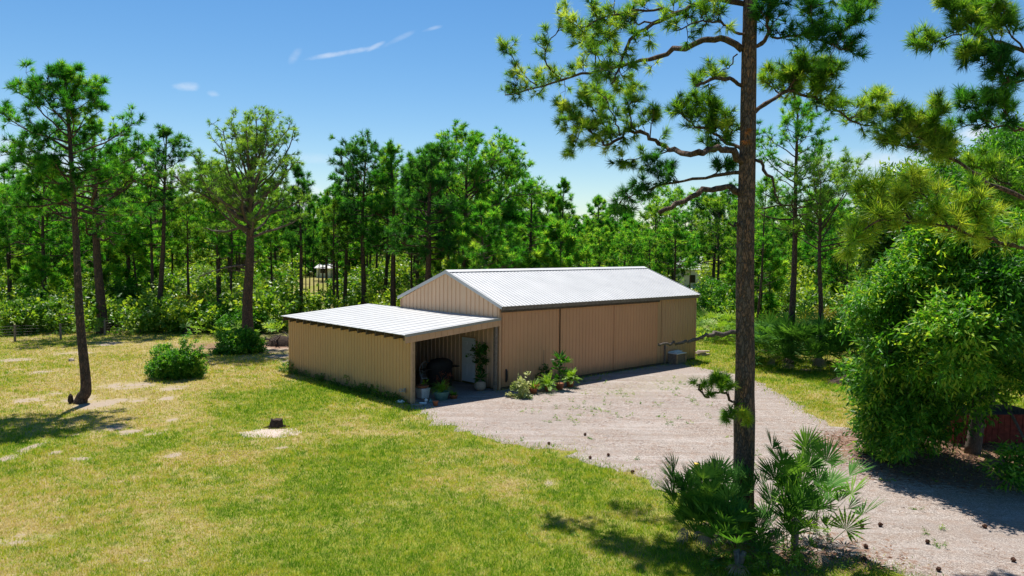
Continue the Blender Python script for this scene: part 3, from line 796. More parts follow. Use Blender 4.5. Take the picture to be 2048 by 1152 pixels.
def pine_parts(seed, H, r0, cb, cw, nl, lean=(0, 0), env='round', sub=5, tips=3, up=.5, nlen=.3, nn=22, nw=.03, mat='needle', tint=.5, twig=True, drop=0.0, amp=.15, tdet=8, dead=3, tsc=1.0, droop=0.0, path=None, subl=.42, mast=None):
    """trunk, branches and needle crown meshes of one pine, in its own space"""
    g = Grow(seed); rng = g.rng
    tp = wobble_trunk(rng, H * (.84 if env == 'vase' else 1), lean, amp, 16) if path is None else path
    tz = tp[:, 2]; rad = r0 * (1 - .80 * (tz / H)) * (1 + .35 * np.exp(-tz / .35)); rad = np.maximum(rad, .02)
    trunk = MB(); trunk.tube(tp, rad, tdet)
    def at_z(z): return np.array([np.interp(z, tz, tp[:, 0]), np.interp(z, tz, tp[:, 1]), z])
    for i in range(nl):
        u = (i + rng.uniform(0, .8)) / nl; z = H * (cb + (1 - cb) * u * .985)
        if env == 'round': e = (math.sin(math.pi * min(1, (u * .82 + .2))) ** .6) * (1 - .35 * u)
        elif env == 'top': e = .55 + .5 * math.sin(math.pi * min(1, u * 1.02)) if u > .3 else .6 + .2 * rng.uniform()
        elif env == 'vase': e = .78 + .25 * math.sin(math.pi * u); z = H * (cb + (.80 - cb) * u)
        elif env == 'cone': e = (1 - u) ** .8 * .95 + .1
        else: e = 1 - .3 * u
        if u > .9: e *= .8
        l = cw * e * rng.uniform(.62, 1.12); az = i * 2.4 + rng.uniform(-.5, .5)
        el = (-.05 + u * .95 if env == 'vase' else -.12 + u * .95) + rng.uniform(-.2, .25) - droop
        d = np.array([math.cos(az) * math.cos(el), math.sin(az) * math.cos(el), math.sin(el)]); p = at_z(z); q = [p]
        for j in range(6):
            d = unit(d + rng.normal(size=3) * .13 + np.array([0, 0, (.14 if j > 2 else .02 - droop * .2)])); q.append(q[-1] + d * l / 6)
        q = np.array(q); rr = max(.018, r0 * .28 * (1 - .6 * u) * (l / cw + .25)); g.limbs.tube(q, np.linspace(rr, rr * .3, len(q)), 5, False)
        ns = max(2, int(sub * (l / cw) + .5))
        g.dress(q, .38 + .1 * rng.uniform(), ns, l * subl, rr * .35, tips, up, twig, tint + (u - .5) * .15, tsc)
        g.tuft(q[-1], d, tint + .05, tsc)
    for i in range(dead):
        z = H * rng.uniform(cb * .45, cb); az = rng.uniform(0, 6.28); l = rng.uniform(.4, 1.6)
        d = np.array([math.cos(az), math.sin(az), rng.uniform(-.3, .4)]); p = at_z(z); q = [p + d * l * t + rng.normal(size=3) * .05 * t for t in (0, .35, .7, 1)]
        g.limbs.tube(np.array(q), [r0 * .12, r0 * .09, r0 * .06, .01], 4, False)
    g.tuft(tp[-1], np.array([0, 0, 1.]), tint, tsc)
    for k in range(5): g.tuft(tp[-1] + rng.normal(size=3) * .15 - np.array([0, 0, .2]), unit(rng.normal(size=3) + np.array([0, 0, 1.2])), tint, tsc)
    me_c = tufts(np.array(g.C), np.array(g.D), nlen * np.array(g.S), nn, nw, rng, 1.25, np.array(g.T))
    return trunk, g.limbs, me_c


def pine_tree(name, loc_, label, group=None, rz=0, mat='needle', bark='bark', limbmat='bark', cat='pine tree', **k):
    root = empty(name, loc_, rz, label, cat, group)
    tr, li, (V, F, t) = pine_parts(mat=mat, **k)
    tr.build('trunk', M[bark], root, True)
    with_limbs('crown', li, V, F, t, (M[mat], M[limbmat]), root)
    return root


def copy_tree(o, parent=None):
    c = o.copy(); COL.objects.link(c)
    if parent is not None: c.parent = parent
    for ch in o.children: copy_tree(ch, c)
    return c


def leaves(P, D, size, wid, rng, tint, droop=.3):
    """rhombic leaves at P pointing along D"""
    n = len(P); D = D.copy(); D[:, 2] -= droop; D = unit(D); S = unit(np.cross(D, rng.normal(size=(n, 3)) * .6 + np.array([0, 0, 1.]) * rng.choice([-1, 1], n)[:, None]))
    nm = np.cross(S, D); sz = size * rng.uniform(.7, 1.25, n); w = wid * rng.uniform(.8, 1.2, n)
    V = np.empty((n, 4, 3)); V[:, 0] = P; V[:, 1] = P + D * (sz * .45)[:, None] + S * (w * .5)[:, None] + nm * (sz * .05)[:, None]
    V[:, 2] = P + D * sz[:, None]; V[:, 3] = P + D * (sz * .45)[:, None] - S * (w * .5)[:, None] + nm * (sz * .05)[:, None]
    F = np.arange(n * 4).reshape(-1, 4); return V.reshape(-1, 3), F, np.clip(tint, 0, 1)


def blob_leaves(rng, lumps, per, size, wid, tint=.45, shell=.55, out=.6, droop=.2, cl=26, tj=.15):
    """leaf sprays over lumps [(centre, (rx,ry,rz))]: each spray is a short twig with leaves round it"""
    PP = []; DD = []; TT = []
    for (c, r) in lumps:
        c = np.asarray(c, float); r = np.asarray(r, float); n = max(3, int(per * (r[0] * r[1] + r[1] * r[2] + r[0] * r[2]) / cl))
        u = unit(rng.normal(size=(n, 3))); rad = shell + (1 - shell) * rng.uniform(0, 1, n) ** .5
        q = c + u * r * rad[:, None]; q[:, 2] = np.maximum(q[:, 2], .04)
        tw = rng.normal(0, .15, n) + rng.normal(0, .13)
        od = unit(u * out + rng.normal(size=(n, 3)) * .5)
        k = cl
        PP.append(np.repeat(q, k, 0) + np.repeat(od, k, 0) * rng.uniform(0, size * 2.6, (n * k, 1)) + rng.normal(size=(n * k, 3)) * size * .45)
        DD.append(unit(np.repeat(od, k, 0) + rng.normal(size=(n * k, 3)) * .75)); TT.append(np.clip(tint + np.repeat(tw, k) + rng.normal(0, tj, n * k), 0, 1))
    P = np.concatenate(PP); D = np.concatenate(DD); T = np.concatenate(TT); P[:, 2] = np.maximum(P[:, 2], .03)
    return leaves(P, D, size, wid, rng, T, droop)


def fan(rng, base, d, petiole, R, nseg, tint, fold=.35, wid=None, droop=.25, stem=.012, amax=2.0):
    """one palmetto fan leaf: petiole plus radiating blades (blades bent once)"""
    d = unit(d); up = np.array([0, 0, 1.]); s = unit(np.cross(d, up + rng.normal(size=3) * .15)); nrm = unit(np.cross(s, d))
    hub = base + d * petiole + np.array([0, 0, -petiole * .06]); V = []; F = []; T = []
    wid = wid or R * 1.45 / nseg
    d2 = unit(d + np.array([0, 0, -.25 * droop])); nrm = unit(np.cross(s, d2))
    for k in range(nseg):
        a = (k / (nseg - 1) - .5) * 2 * amax; a += rng.normal(0, .03)
        v = unit(math.cos(a) * d2 + math.sin(a) * s + nrm * (fold * (abs(math.sin(a)) * .6 + .1) + rng.normal(0, .05)))
        l = R * (1 - .28 * (abs(a) / 2.0) ** 2) * rng.uniform(.9, 1.06); w = unit(np.cross(v, nrm)) * wid
        mid = hub + v * l * .55; tip = hub + v * l + np.array([0, 0, -droop * l * .28])
        b = len(V); V += [hub, mid + w * .5, mid - w * .5, tip]; F += [(b, b + 1, b + 2), (b + 1, b + 3, b + 2)]; T += [tint + rng.normal(0, .06)] * 2
    b = len(V); w = s * stem; V += [base - w, base + w, hub + w * .6, hub - w * .6]; F += [(b, b + 1, b + 2), (b, b + 2, b + 3)]; T += [tint + .1] * 2
    return np.array(V), np.array(F), np.array(T)


def fans(lst):
    V = []; F = []; T = []; n = 0
    for v, f, t in lst: V.append(v); F.append(f + n); T.append(t); n += len(v)
    return np.concatenate(V), np.concatenate(F), np.clip(np.concatenate(T), 0, 1)
# ------------------------------------------------------------------ the big pine beside the drive
TY = 16.5
def lp(pts, n=None): 
    """limb through (px, py, depth) points"""
    return smooth_path([aty(*p) for p in pts], n or len(pts) * 3)


bp_base = gnd(1489, 1072); bp_base = np.array([aty(1489, 900, TY)[0], TY, 0])
BP = empty('tall_pine', bp_base, 0, 'tall plated-bark pine standing in the palmettos beside the gravel drive', 'pine tree')
tc = [np.array([bp_base[0], TY, -.1]), np.array([bp_base[0], TY, .5])] + [aty(x, y, TY) for x, y in ((1488, 860), (1490, 700), (1490, 520), (1493, 380), (1496, 230), (1498, 110), (1501, 0))]
tc += [tc[-1] + np.array([.05, .1, 2.0]), tc[-1] + np.array([-.1, .1, 4.2]), tc[-1] + np.array([0, .2, 6.2])]
TP = smooth_path(tc, 170)
rngb = np.random.default_rng(5)
def trunk_rad(z): return np.interp(z, [-.1, .4, 1.5, 5, 8, 11, 14, 17.5], [.30, .245, .215, .195, .170, .145, .10, .03])
def bark_trunk(P, radf, n, seed, amp=.035):
    T, U, W = frames(P); a = np.arange(n) * 2 * np.pi / n; V = []
    for i, p in enumerate(P):
        r = radf(p[2]); h = vnoise(a * n / 6.28 / 2.2 + (i // 7) * 3.7 * 0, np.full(n, i / 5.5), seed) ; h2 = vnoise(a * 3, np.full(n, i / 14.), seed + 5)
        rr = r * (1 + amp * 2.2 * (h - .5) + .05 * (h2 - .5) * 2)
        V.append(p + rr[:, None] * (np.cos(a)[:, None] * U[i] + np.sin(a)[:, None] * W[i]))
    V = np.concatenate(V); k = len(P)
    F = np.array([(i * n + j, i * n + (j + 1) % n, (i + 1) * n + (j + 1) % n, (i + 1) * n + j) for i in range(k - 1) for j in range(n)])
    return V, F
V, F = bark_trunk(TP - bp_base, trunk_rad, 32, 3, .05)
mesh_np('trunk', V, F, M['bark_big'], BP, smooth=True)


def big_branch(parent, base, pts, r0, r1, dress, seed, L_=.235, nn=38, nw=.0135, mat='needle_big', subs=(), bark='bark', n=None, limb_sides=8):
    """one hand-placed limb with its own twigs and needles (child part)"""
    g = Grow(seed); P = lp(pts, n)
    rngl = np.random.default_rng(seed + 900)
    P[1:-1] += rngl.normal(size=(len(P) - 2, 3)) * .025
    P = P - base
    rr = .85 * np.linspace(r0, r1, len(P)) * (1 + rngl.uniform(-.12, .16, len(P)))
    g.limbs.tube(P, rr, limb_sides, True)
    for dct in dress: g.dress(P, **dct)
    for (sp, sr, sd) in subs:
        Q = lp(sp) - base; Q[1:] += g.rng.normal(size=(len(Q) - 1, 3)) * .02
        g.limbs.tube(Q, np.linspace(sr, sr * .4, len(Q)), 6, False)
        for dct in sd: g.dress(Q, **dct)
        g.tuft(Q[-1], unit(Q[-1] - Q[-2]), .5)
    b = g.limbs.build('branch', M[bark], parent, True)
    if g.C:
        V, F, t = tufts(np.array(g.C), np.array(g.D), L_ * np.array(g.S), nn, nw, g.rng, 1.2, np.array(g.T))
        mesh_np('needles', V, F, M[mat], b, tint=t)
    return b


def D(t0, n, ln, r=.011, tips=3, up=.5, tint=.5, sc=1.0, flat=.6, t1=1.0): return dict(t0=t0, n=int(n * 1.25 + .5), ln=ln, r=r, tips=tips, up=up, tint=tint, sc=sc, flat=flat, t1=t1)


Y = TY
big_branch(BP, bp_base, [(1485, 100, Y), (1436, 75, Y + .2), (1397, 84, Y + .5), (1340, 105, Y + 1.6), (1284, 122, Y + 2.4), (1240, 132, Y + 2.9), (1175, 146, Y + 3.6), (1110, 165, Y + 4.3), (1058, 178, Y + 4.8), (1010, 190, Y + 5.2)],
           .085, .018, [D(.60, 20, .75, tips=4, tint=.62), D(.3, 5, .6, tint=.5)], 11,
           subs=[([(1125, 162, Y + 4.3), (1092, 125, Y + 4.0), (1094, 96, Y + 4.0), (1112, 62, Y + 4.0), (1130, 16, Y + 3.9)], .022, [D(.2, 9, .5, tips=3, tint=.55)]),
                 ([(1190, 142, Y + 3.6), (1185, 105, Y + 3.1), (1160, 78, Y + 2.9), (1135, 60, Y + 2.9)], .02, [D(.25, 9, .5, tint=.6)]),
                 ([(1215, 138, Y + 3.4), (1195, 112, Y + 4.0), (1180, 95, Y + 4.5)], .02, [D(.2, 7, .45, tint=.6)]),
                 ([(1075, 172, Y + 4.5), (1050, 150, Y + 4.8), (1020, 110, Y + 5.1), (1012, 98, Y + 5.1)], .018, [D(.2, 8, .45, tint=.6)]),
                 ([(1240, 132, Y + 3.4), (1236, 160, Y + 3.1), (1230, 178, Y + 3.1)], .014, [D(.3, 4, .3, tint=.5, up=0)])])
big_branch(BP, bp_base, [(1490, 8, Y), (1440, -2, Y - .2), (1397, 5, Y - .4), (1362, 22, Y - .6), (1305, 48, Y - .8), (1262, 80, Y - 1.0), (1246, 112, Y - 1.1), (1232, 150, Y - 1.2), (1222, 168, Y - 1.2)],
           .075, .014, [D(.35, 13, .6, tips=3, tint=.5)], 12,
           subs=[([(1362, 22, Y - .6), (1300, 20, Y - .7), (1240, 25, Y - .8), (1190, 40, Y - .9), (1160, 60, Y - .9)], .028, [D(.2, 16, .55, tint=.62)]),
                 ([(1320, 42, Y - .8), (1270, 50, Y - .5), (1225, 60, Y - .4), (1200, 85, Y - .3)], .022, [D(.25, 10, .45, tint=.58)])])
big_branch(BP, bp_base, [(1492, -60, Y), (1420, -90, Y + 2), (1330, -80, Y + 3.8), (1250, -60, Y + 5.4), (1170, -40, Y + 6.8), (1090, -35, Y + 7.6)], .07, .015, [D(.25, 34, .8, tint=.5)], 13)  # unseen limb above the frame, its reach shaped to shade the lawn
big_branch(BP, bp_base, [(1494, 80, Y), (1465, 58, Y - .3), (1430, 42, Y - .5), (1395, 45, Y - .7), (1352, 62, Y - .8)], .04, .012, [D(.3, 13, .5, tint=.4)], 14)
big_branch(BP, bp_base, [(1485, 172, Y), (1460, 160, Y - .1), (1436, 156, Y - .2), (1410, 163, Y - .3), (1392, 171, Y - .3)], .055, .03, [D(.55, 4, .35, tint=.55)], 15,
           subs=[([(1475, 108, Y + .1), (1455, 135, Y + .3), (1430, 148, Y + .4), (1412, 150, Y + .5)], .016, [D(.3, 5, .35, tint=.55)])])
big_branch(BP, bp_base, [(1486, 330, Y), (1468, 306, Y - .2), (1450, 299, Y - .4), (1423, 299, Y - .6), (1384, 306, Y - .9), (1340, 299, Y + 1.9), (1310, 282, Y + 2.0), (1279, 265, Y + 2.2), (1249, 269, Y + 2.4), (1214, 289, Y + 2.5), (1188, 269, Y + 2.7), (1171, 256, Y + 2.7), (1123, 256, Y + 2.9)],
           .095, .018, [D(.55, 22, .62, tips=4, tint=.66), D(.2, 6, .4, tint=.5, up=.1)], 16,
           subs=[([(1275, 266, Y + 2.2), (1258, 235, Y + 2.0), (1262, 200, Y + 2.0), (1268, 168, Y + 2.0)], .022, [D(.25, 10, .42, tint=.5)]),
                 ([(1300, 278, Y + 2.0), (1305, 240, Y + 1.9), (1312, 222, Y + 1.9)], .018, [D(.3, 6, .35, tint=.5)]),
                 ([(1225, 284, Y + 2.5), (1210, 250, Y + 2.7), (1185, 215, Y + 2.9), (1160, 195, Y + 2.9)], .022, [D(.2, 14, .48, tint=.68)]),
                 ([(1190, 270, Y + 2.7), (1150, 235, Y + 3.1), (1125, 215, Y + 3.2)], .02, [D(.2, 10, .45, tint=.66)]),
                 ([(1240, 272, Y + 2.4), (1230, 240, Y + 1.9), (1215, 205, Y + 1.7), (1190, 180, Y - .9)], .02, [D(.3, 10, .4, tint=.62)]),
                 ([(1350, 300, Y + 1.7), (1305, 312, Y + 2.2), (1262, 318, Y + 2.4), (1240, 322, Y + 2.4)], .018, [D(.3, 8, .35, tint=.5, up=.0)]),
                 ([(1165, 258, Y + 2.7), (1150, 290, Y + 3.1), (1145, 312, Y + 3.2)], .014, [D(.3, 5, .3, tint=.6, up=0)])])
big_branch(BP, bp_base, [(1486, 300, Y), (1453, 282, Y + .4), (1414, 260, Y + .8), (1379, 243, Y + 1.0), (1353, 217, Y + 1.2)], .05, .014, [D(.2, 22, .5, tint=.5)], 17,
           subs=[([(1453, 282, Y + .4), (1438, 240, Y + .5), (1415, 205, Y + .6)], .018, [D(.2, 10, .42, tint=.42)]),
                 ([(1414, 260, Y + .8), (1410, 225, Y + 1), (1390, 200, Y + 1.1)], .018, [D(.25, 8, .4, tint=.45)]),
                 ([(1460, 288, Y + .4), (1462, 262, Y + .2), (1452, 240, Y + 0)], .016, [D(.25, 7, .35, tint=.55)])])
big_branch(BP, bp_base, [(1484, 345, Y), (1423, 354, Y + .5), (1353, 365, Y + 1.0), (1301, 378, Y + 1.3), (1262, 391, Y + 1.5), (1238, 408, Y + 1.6)], .045, .012, [D(.35, 18, .5, tips=3, tint=.3, up=.15)], 18, mat='needle_blue',
           subs=[([(1423, 354, Y + .5), (1440, 335, Y + .6), (1452, 330, Y + .6)], .015, [D(.2, 6, .3, tint=.3)]),
                 ([(1353, 365, Y + 1.), (1330, 345, Y + 1.1), (1300, 335, Y + 1.2)], .015, [D(.2, 7, .4, tint=.35)])])
big_branch(BP, bp_base, [(1484, 392, Y), (1466, 376, Y - .1), (1449, 373, Y - .2), (1405, 384, Y - .5), (1362, 406, Y - .7), (1319, 425, Y - .9)], .085, .05, [], 19)
big_branch(BP, bp_base, [(1488, 452, Y), (1472, 450, Y - .1), (1455, 447, Y - .2)], .04, .015, [], 28)
big_branch(BP, bp_base, [(1500, 98, Y), (1520, 88, Y - .1), (1536, 66, Y - .2), (1531, 39, Y - .3), (1545, 12, Y - .3), (1552, -30, Y - .4)], .06, .02, [D(.3, 20, .55, tint=.45)], 20,
           subs=[([(1534, 65, Y - .2), (1560, 76, Y - .3), (1604, 70, Y - .4), (1657, 86, Y - .5), (1708, 110, Y - .6)], .03, [D(.25, 24, .5, tint=.42)]),
                 ([(1604, 70, Y - .4), (1625, 40, Y - .4), (1618, 5, Y - .4)], .02, [D(.2, 10, .45, tint=.45)]),
                 ([(1640, 80, Y - .5), (1690, 60, Y - .5), (1722, 30, Y - .6)], .02, [D(.2, 13, .5, tint=.55)])], mat='needle_blue')
big_branch(BP, bp_base, [(1498, -40, Y), (1560, -60, Y + .3), (1640, -40, Y + .6), (1700, -10, Y + .8), (1730, 10, Y + .9)], .06, .015, [D(.25, 36, .65, tint=.55)], 21)
big_branch(BP, bp_base, [(1500, 235, Y), (1534, 204, Y + .2), (1571, 186, Y + .5), (1614, 191, Y + .8), (1663, 215, Y + 1.1), (1711, 242, Y + 1.4), (1765, 262, Y + 1.6)], .06, .014, [D(.3, 34, .62, tint=.5)], 22,
           subs=[([(1571, 186, Y + .5), (1590, 160, Y + .4), (1610, 130, Y + .4)], .022, [D(.1, 24, .5, tint=.42)]),
                 ([(1614, 191, Y + .8), (1640, 165, Y + .8), (1665, 145, Y + .8)], .022, [D(.1, 24, .5, tint=.42)]),
                 ([(1560, 190, Y + .4), (1545, 170, Y + .8), (1550, 150, Y + 1.)], .02, [D(.1, 10, .45, tint=.6)]),
                 ([(1700, 236, Y + 1.4), (1740, 215, Y + 1.5), (1770, 195, Y + 1.6)], .018, [D(.2, 12, .45, tint=.6)])])
big_branch(BP, bp_base, [(1500, 322, Y), (1516, 326, Y - .1), (1534, 344, Y - .2), (1548, 377, Y - .3), (1553, 392, Y - .3), (1561, 409, Y - .3)], .05, .015, [], 23)
big_branch(BP, bp_base, [(1478, 664, Y), (1450, 667, Y - .1), (1420, 669, Y - .3), (1395, 678, Y - .4), (1370, 684, Y - .5), (1345, 688, Y - .6), (1322, 687, Y - .7), (1316, 690, Y - .7)], .06, .022, [], 24, bark='bark_pale')
big_branch(BP, bp_base, [(1478, 812, Y), (1460, 798, Y - .2), (1449, 788, Y - .3), (1432, 784, Y - .5), (1415, 795, Y - .6), (1402, 784, Y - .7), (1393, 771, Y - .8)], .03, .02, [D(.1, 7, .3, tint=.55, up=.5, tips=2)], 25, mat='needle_yellow', L_=.2,
           subs=[([(1449, 788, Y - .3), (1440, 770, Y - .4), (1425, 760, Y - .5)], .014, [D(.1, 7, .25, tint=.35)]),
                 ([(1460, 798, Y - .3), (1455, 775, Y - .4), (1452, 762, Y - .5)], .012, [D(.2, 5, .2, tint=.35)]),
                 ([(1468, 806, Y - .3), (1462, 826, Y - .5), (1448, 835, Y - .5)], .012, [D(.2, 4, .2, tint=.5, up=0)]),
                 ([(1478, 812, Y - .3), (1484, 825, Y - .5), (1495, 835, Y - .5)], .010, [D(.2, 5, .22, tint=.75, up=0)])])
g = Grow(77)
for (x, y) in ((1497, 262), (1494, 268), (1500, 260), (1492, 286), (1488, 284), (1498, 282)):
    g.tuft(aty(x, y, Y - .26) - bp_base, np.array([g.rng.uniform(-.5, .5), -.5, -.5]), .5, 1)
V, F, t = tufts(np.array(g.C), np.array(g.D), .13, 40, .007, g.rng, 1.3, np.array(g.T)); mesh_np('dead_needles', V, F, M['needle_dead'], BP, tint=t)
# crown top above the frame (casts shade on the lawn)
g = Grow(78)
for i in range(16):
    z = 12.0 + i * .36; az = i * 2.4; l = 3.0 * (1 - i / 22); p = TP[np.argmin(abs(TP[:, 2] - z))] - bp_base
    d = np.array([math.cos(az), math.sin(az), .35]); q = np.array([p + d * l * t_ + g.rng.normal(size=3) * .08 * t_ for t_ in np.linspace(0, 1, 6)])
    g.limbs.tube(q, np.linspace(.05, .015, 6), 5, False); g.dress(q, .3, 7, .7, .01, 3, .5)
V, F, t = tufts(np.array(g.C), np.array(g.D), .24 * np.array(g.S), 40, .012, g.rng, 1.2, np.array(g.T)); with_limbs('crown', g.limbs, V, F, t, (M['needle'], M['bark']), BP)

# ------------------------------------------------------------------ pine just outside the right edge, limbs reaching in
rp = np.array([11.6, 14.6, 0.])
RP = empty('leaning_in_pine', rp, 0, 'pine at the right edge whose long-needled limbs reach in over the drive', 'pine tree')
rtp = smooth_path([rp * 0, np.array([.05, 0, 3]), np.array([-.05, .1, 7]), np.array([.1, .1, 11]), np.array([0, .2, 15])], 60)
V, F = bark_trunk(rtp, lambda z: .21 * (1 - z / 17), 20, 9, .05); mesh_np('trunk', V, F, M['bark_big'], RP, smooth=True)
def rt(z): return rp + np.array([0, .1, z])
def rb(pts, *a, **k):
    return big_branch(RP, rp, pts, *a, **k)
def startpx(z, Yd=14.6):
    x, y = px_of(rp + np.array([0, 0, z])); return (x, y, Yd)
rb([startpx(9.3), (2120, 130, 14.6), (2048, 102, 14.6), (1980, 81, 14.7), (1943, 59, 14.8), (1905, 27, 14.9), (1884, 3, 15)], .06, .012, [D(.4, 20, .5, tint=.5)], 31,
   subs=[([(1943, 62, 14.8), (1905, 74, 14.9), (1860, 85, 15), (1835, 98, 15)], .018, [D(.2, 13, .4, tint=.62)]),
         ([(2000, 88, 14.7), (1960, 40, 15.1), (1940, 10, 15.3)], .02, [D(.2, 14, .45, tint=.5)]),
         ([(2048, 102, 14.6), (2010, 50, 14.3), (1990, 10, 14.2)], .02, [D(.2, 14, .45, tint=.5)]),
         ([(1980, 81, 14.7), (1950, 95, 14.4), (1925, 100, 14.3)], .016, [D(.3, 7, .3, tint=.45)])])
rb([startpx(9.0), (2110, 185, 14.4), (2048, 164, 14.2), (2007, 153, 14.1), (1990, 130, 14.1)], .045, .012, [D(.2, 22, .5, tint=.4)], 32, mat='needle_blue',
   subs=[([(2030, 160, 14.2), (1985, 120, 14.4), (1950, 118, 14.5)], .016, [D(.2, 10, .4, tint=.4)])])
rb([startpx(8.3), (2120, 270, 14.6), (2048, 261, 14.8), (1996, 253, 15), (1953, 250, 15.2), (1921, 250, 15.3)], .04, .012, [D(.35, 10, .4, tint=.4)], 33, mat='needle_blue',
   subs=[([(2048, 261, 14.8), (2010, 225, 14.8), (1985, 195, 14.8)], .016, [D(.2, 10, .4, tint=.4)]),
         ([(1990, 252, 15), (1955, 225, 15), (1915, 190, 15.1)], .014, [D(.2, 10, .35, tint=.4)])])
rb([startpx(7.3), (2120, 420, 14.8), (2010, 378, 15), (1943, 345, 15.2), (1910, 323, 15.3), (1878, 307, 15.4), (1846, 290, 15.5)], .06, .016, [D(.62, 18, .5, tint=.62)], 34,
   subs=[([(1910, 323, 15.3), (1885, 292, 15.4), (1855, 270, 15.5)], .02, [D(.2, 12, .45, tint=.6)]),
         ([(1860, 296, 15.4), (1820, 262, 15.5), (1790, 235, 15.6)], .02, [D(.2, 16, .45, tint=.55)]),
         ([(1878, 307, 15.4), (1870, 260, 15.2), (1880, 215, 15.2)], .02, [D(.3, 14, .42, tint=.5)]),
         ([(1846, 290, 15.5), (1800, 290, 15.8), (1765, 285, 16)], .02, [D(.2, 14, .45, tint=.6)])])
rb([startpx(5.6), (2130, 520, 12.5), (2048, 500, 12.3), (1980, 480, 12.2), (1900, 460, 12.1), (1820, 440, 12.1), (1760, 440, 12.1)], .05, .014, [D(.15, 18, .5, tint=.7)], 35, mat='needle_yellow', nn=34, L_=.26, nw=.014,
   subs=[([(1980, 480, 12.2), (1960, 440, 12.1), (1930, 400, 12.1)], .018, [D(.2, 7, .45, tint=.75)]),
         ([(1900, 460, 12.1), (1860, 400, 12.1), (1820, 380, 12.2)], .018, [D(.2, 8, .45, tint=.8)]),
         ([(1820, 440, 12.1), (1770, 400, 12.3), (1720, 400, 12.5)], .018, [D(.2, 8, .45, tint=.8)]),
         ([(1760, 440, 12.1), (1720, 470, 12.3), (1695, 500, 12.4)], .016, [D(.2, 6, .4, tint=.6)])])
rb([startpx(7.0), (2110, 420, 15.2), (2040, 380, 15.6), (1980, 350, 15.9), (1950, 330, 16)], .04, .012, [D(.2, 20, .5, tint=.5)], 36)

# ------------------------------------------------------------------ palmetto clumps
def clump(name, pts, label, n, hgt, R, mat, seed, dead=10, spread=1.0, cat='palmetto', group=None, tint=.45, seg=17, rad=.5, stem=True, fold=.35, pet=(.35, .9), amax=2.0, elmin=-.05):
    c = np.asarray(pts, float); rng = np.random.default_rng(seed); root = empty(name, c, 0, label, cat, group); L_ = []
    for k in range(n):
        a = rng.uniform(0, 6.28); el = math.asin(rng.uniform(elmin, 1))
        rr = rad * math.sqrt(rng.uniform()); zb = hgt * rng.uniform(.02, .62)
        b = np.array([math.cos(a) * rr, math.sin(a) * rr, zb]); az = a + rng.normal(0, .5)
        d = np.array([math.cos(az) * math.cos(el) * spread, math.sin(az) * math.cos(el) * spread, math.sin(el) + .12])
        L_.append(fan(rng, b, d, hgt * rng.uniform(*pet) * .45, R * rng.uniform(.75, 1.1), seg, tint + rng.normal(0, .16), fold, droop=rng.uniform(.0, .3), amax=amax))
    V, F, t = fans(L_); V[:, 2] = np.maximum(V[:, 2], .02); mesh_np('fronds', V, F, M[mat], root, tint=t)
    if dead:
        L_ = []
        for k in range(dead):
            a = rng.uniform(0, 6.28); b = np.array([math.cos(a) * rad * .5, math.sin(a) * rad * .5, hgt * rng.uniform(.15, .4)])
            L_.append(fan(rng, b, np.array([math.cos(a), math.sin(a), -.55]), hgt * .2, R * .6, 14, .5, .3, wid=R * .045, droop=1.2, amax=1.2))
        V, F, t = fans(L_); V[:, 2] = np.maximum(V[:, 2], .015); mesh_np('dead_fronds', V, F, M['palm_dead'], root, tint=t)
    if stem:
        mb = MB()
        for k in range(4):
            a = rng.uniform(0, 6.28); P = [np.array([math.cos(a), math.sin(a), 0]) * rad * .5 * t_ + np.array([0, 0, hgt * .55 * t_]) for t_ in np.linspace(0, .5, 5)]
            mb.tube(P, np.linspace(.07, .05, 5), 7)
        mb.build('stem', M['wood_old'], root, True)
    return root


clump('saw_palmetto', aty(1420, 1060, 15.9) * np.array([1, 1, 0]), 'dark low palmetto clump left of the tall pine trunk, brown dead fronds at its foot', 110, 1.75, .50, 'palm', 41, 9, group='palmettos at the foot of the tall pine', tint=.5, rad=.42, spread=.65, seg=20, amax=1.35, fold=.55, elmin=.1)
clump('saw_palmetto', aty(1478, 1100, 14.9) * np.array([1, 1, 0]), 'low palmetto clump with drooping blades in front of the tall pine trunk', 36, 1.15, .5, 'palm', 42, 6, group='palmettos at the foot of the tall pine', tint=.55, rad=.4, amax=1.4, fold=.5)
clump('saw_palmetto', aty(1590, 1060, 15.7) * np.array([1, 1, 0]), 'tallest palmetto with upright sunlit fans right of the tall pine trunk', 60, 2.45, .56, 'palm', 43, 6, group='palmettos at the foot of the tall pine', tint=.5, rad=.32, pet=(.3, .9), spread=.55, seg=20, amax=1.3, fold=.55, elmin=.1)
clump('saw_palmetto', aty(1655, 1060, 15.5) * np.array([1, 1, 0]), 'thin arching palmetto with splayed yellow-tipped fans at the right of its group', 11, 1.5, .55, 'palm_sun', 44, 0, group='palmettos at the foot of the tall pine', tint=.4, rad=.2, stem=False, pet=(.7, 1.6))
pc = gnd(1625, 738)
clump('palmetto_thicket', pc + np.array([0, .9, 0]), 'large rounded dark palmetto thicket past the end of the drive', 300, 2.8, .85, 'palm', 45, 16, cat='palmetto', tint=.42, rad=2.3, seg=14, stem=False)
clump('palmetto_thicket', gnd(1540, 716) + np.array([0, 1.2, 0]), 'sunlit bushy palmetto thicket just behind the tall pine trunk', 90, 2.2, .7, 'palm_sun', 46, 6, cat='palmetto', tint=.25, rad=1.2, seg=12, stem=False)
clump('saw_palmetto', gnd(487, 696) + np.array([0, .3, 0]), 'small palmetto at the foot of the broad spreading pine', 26, .95, .42, 'palm', 47, 0, tint=.5, rad=.55, seg=12, stem=False)

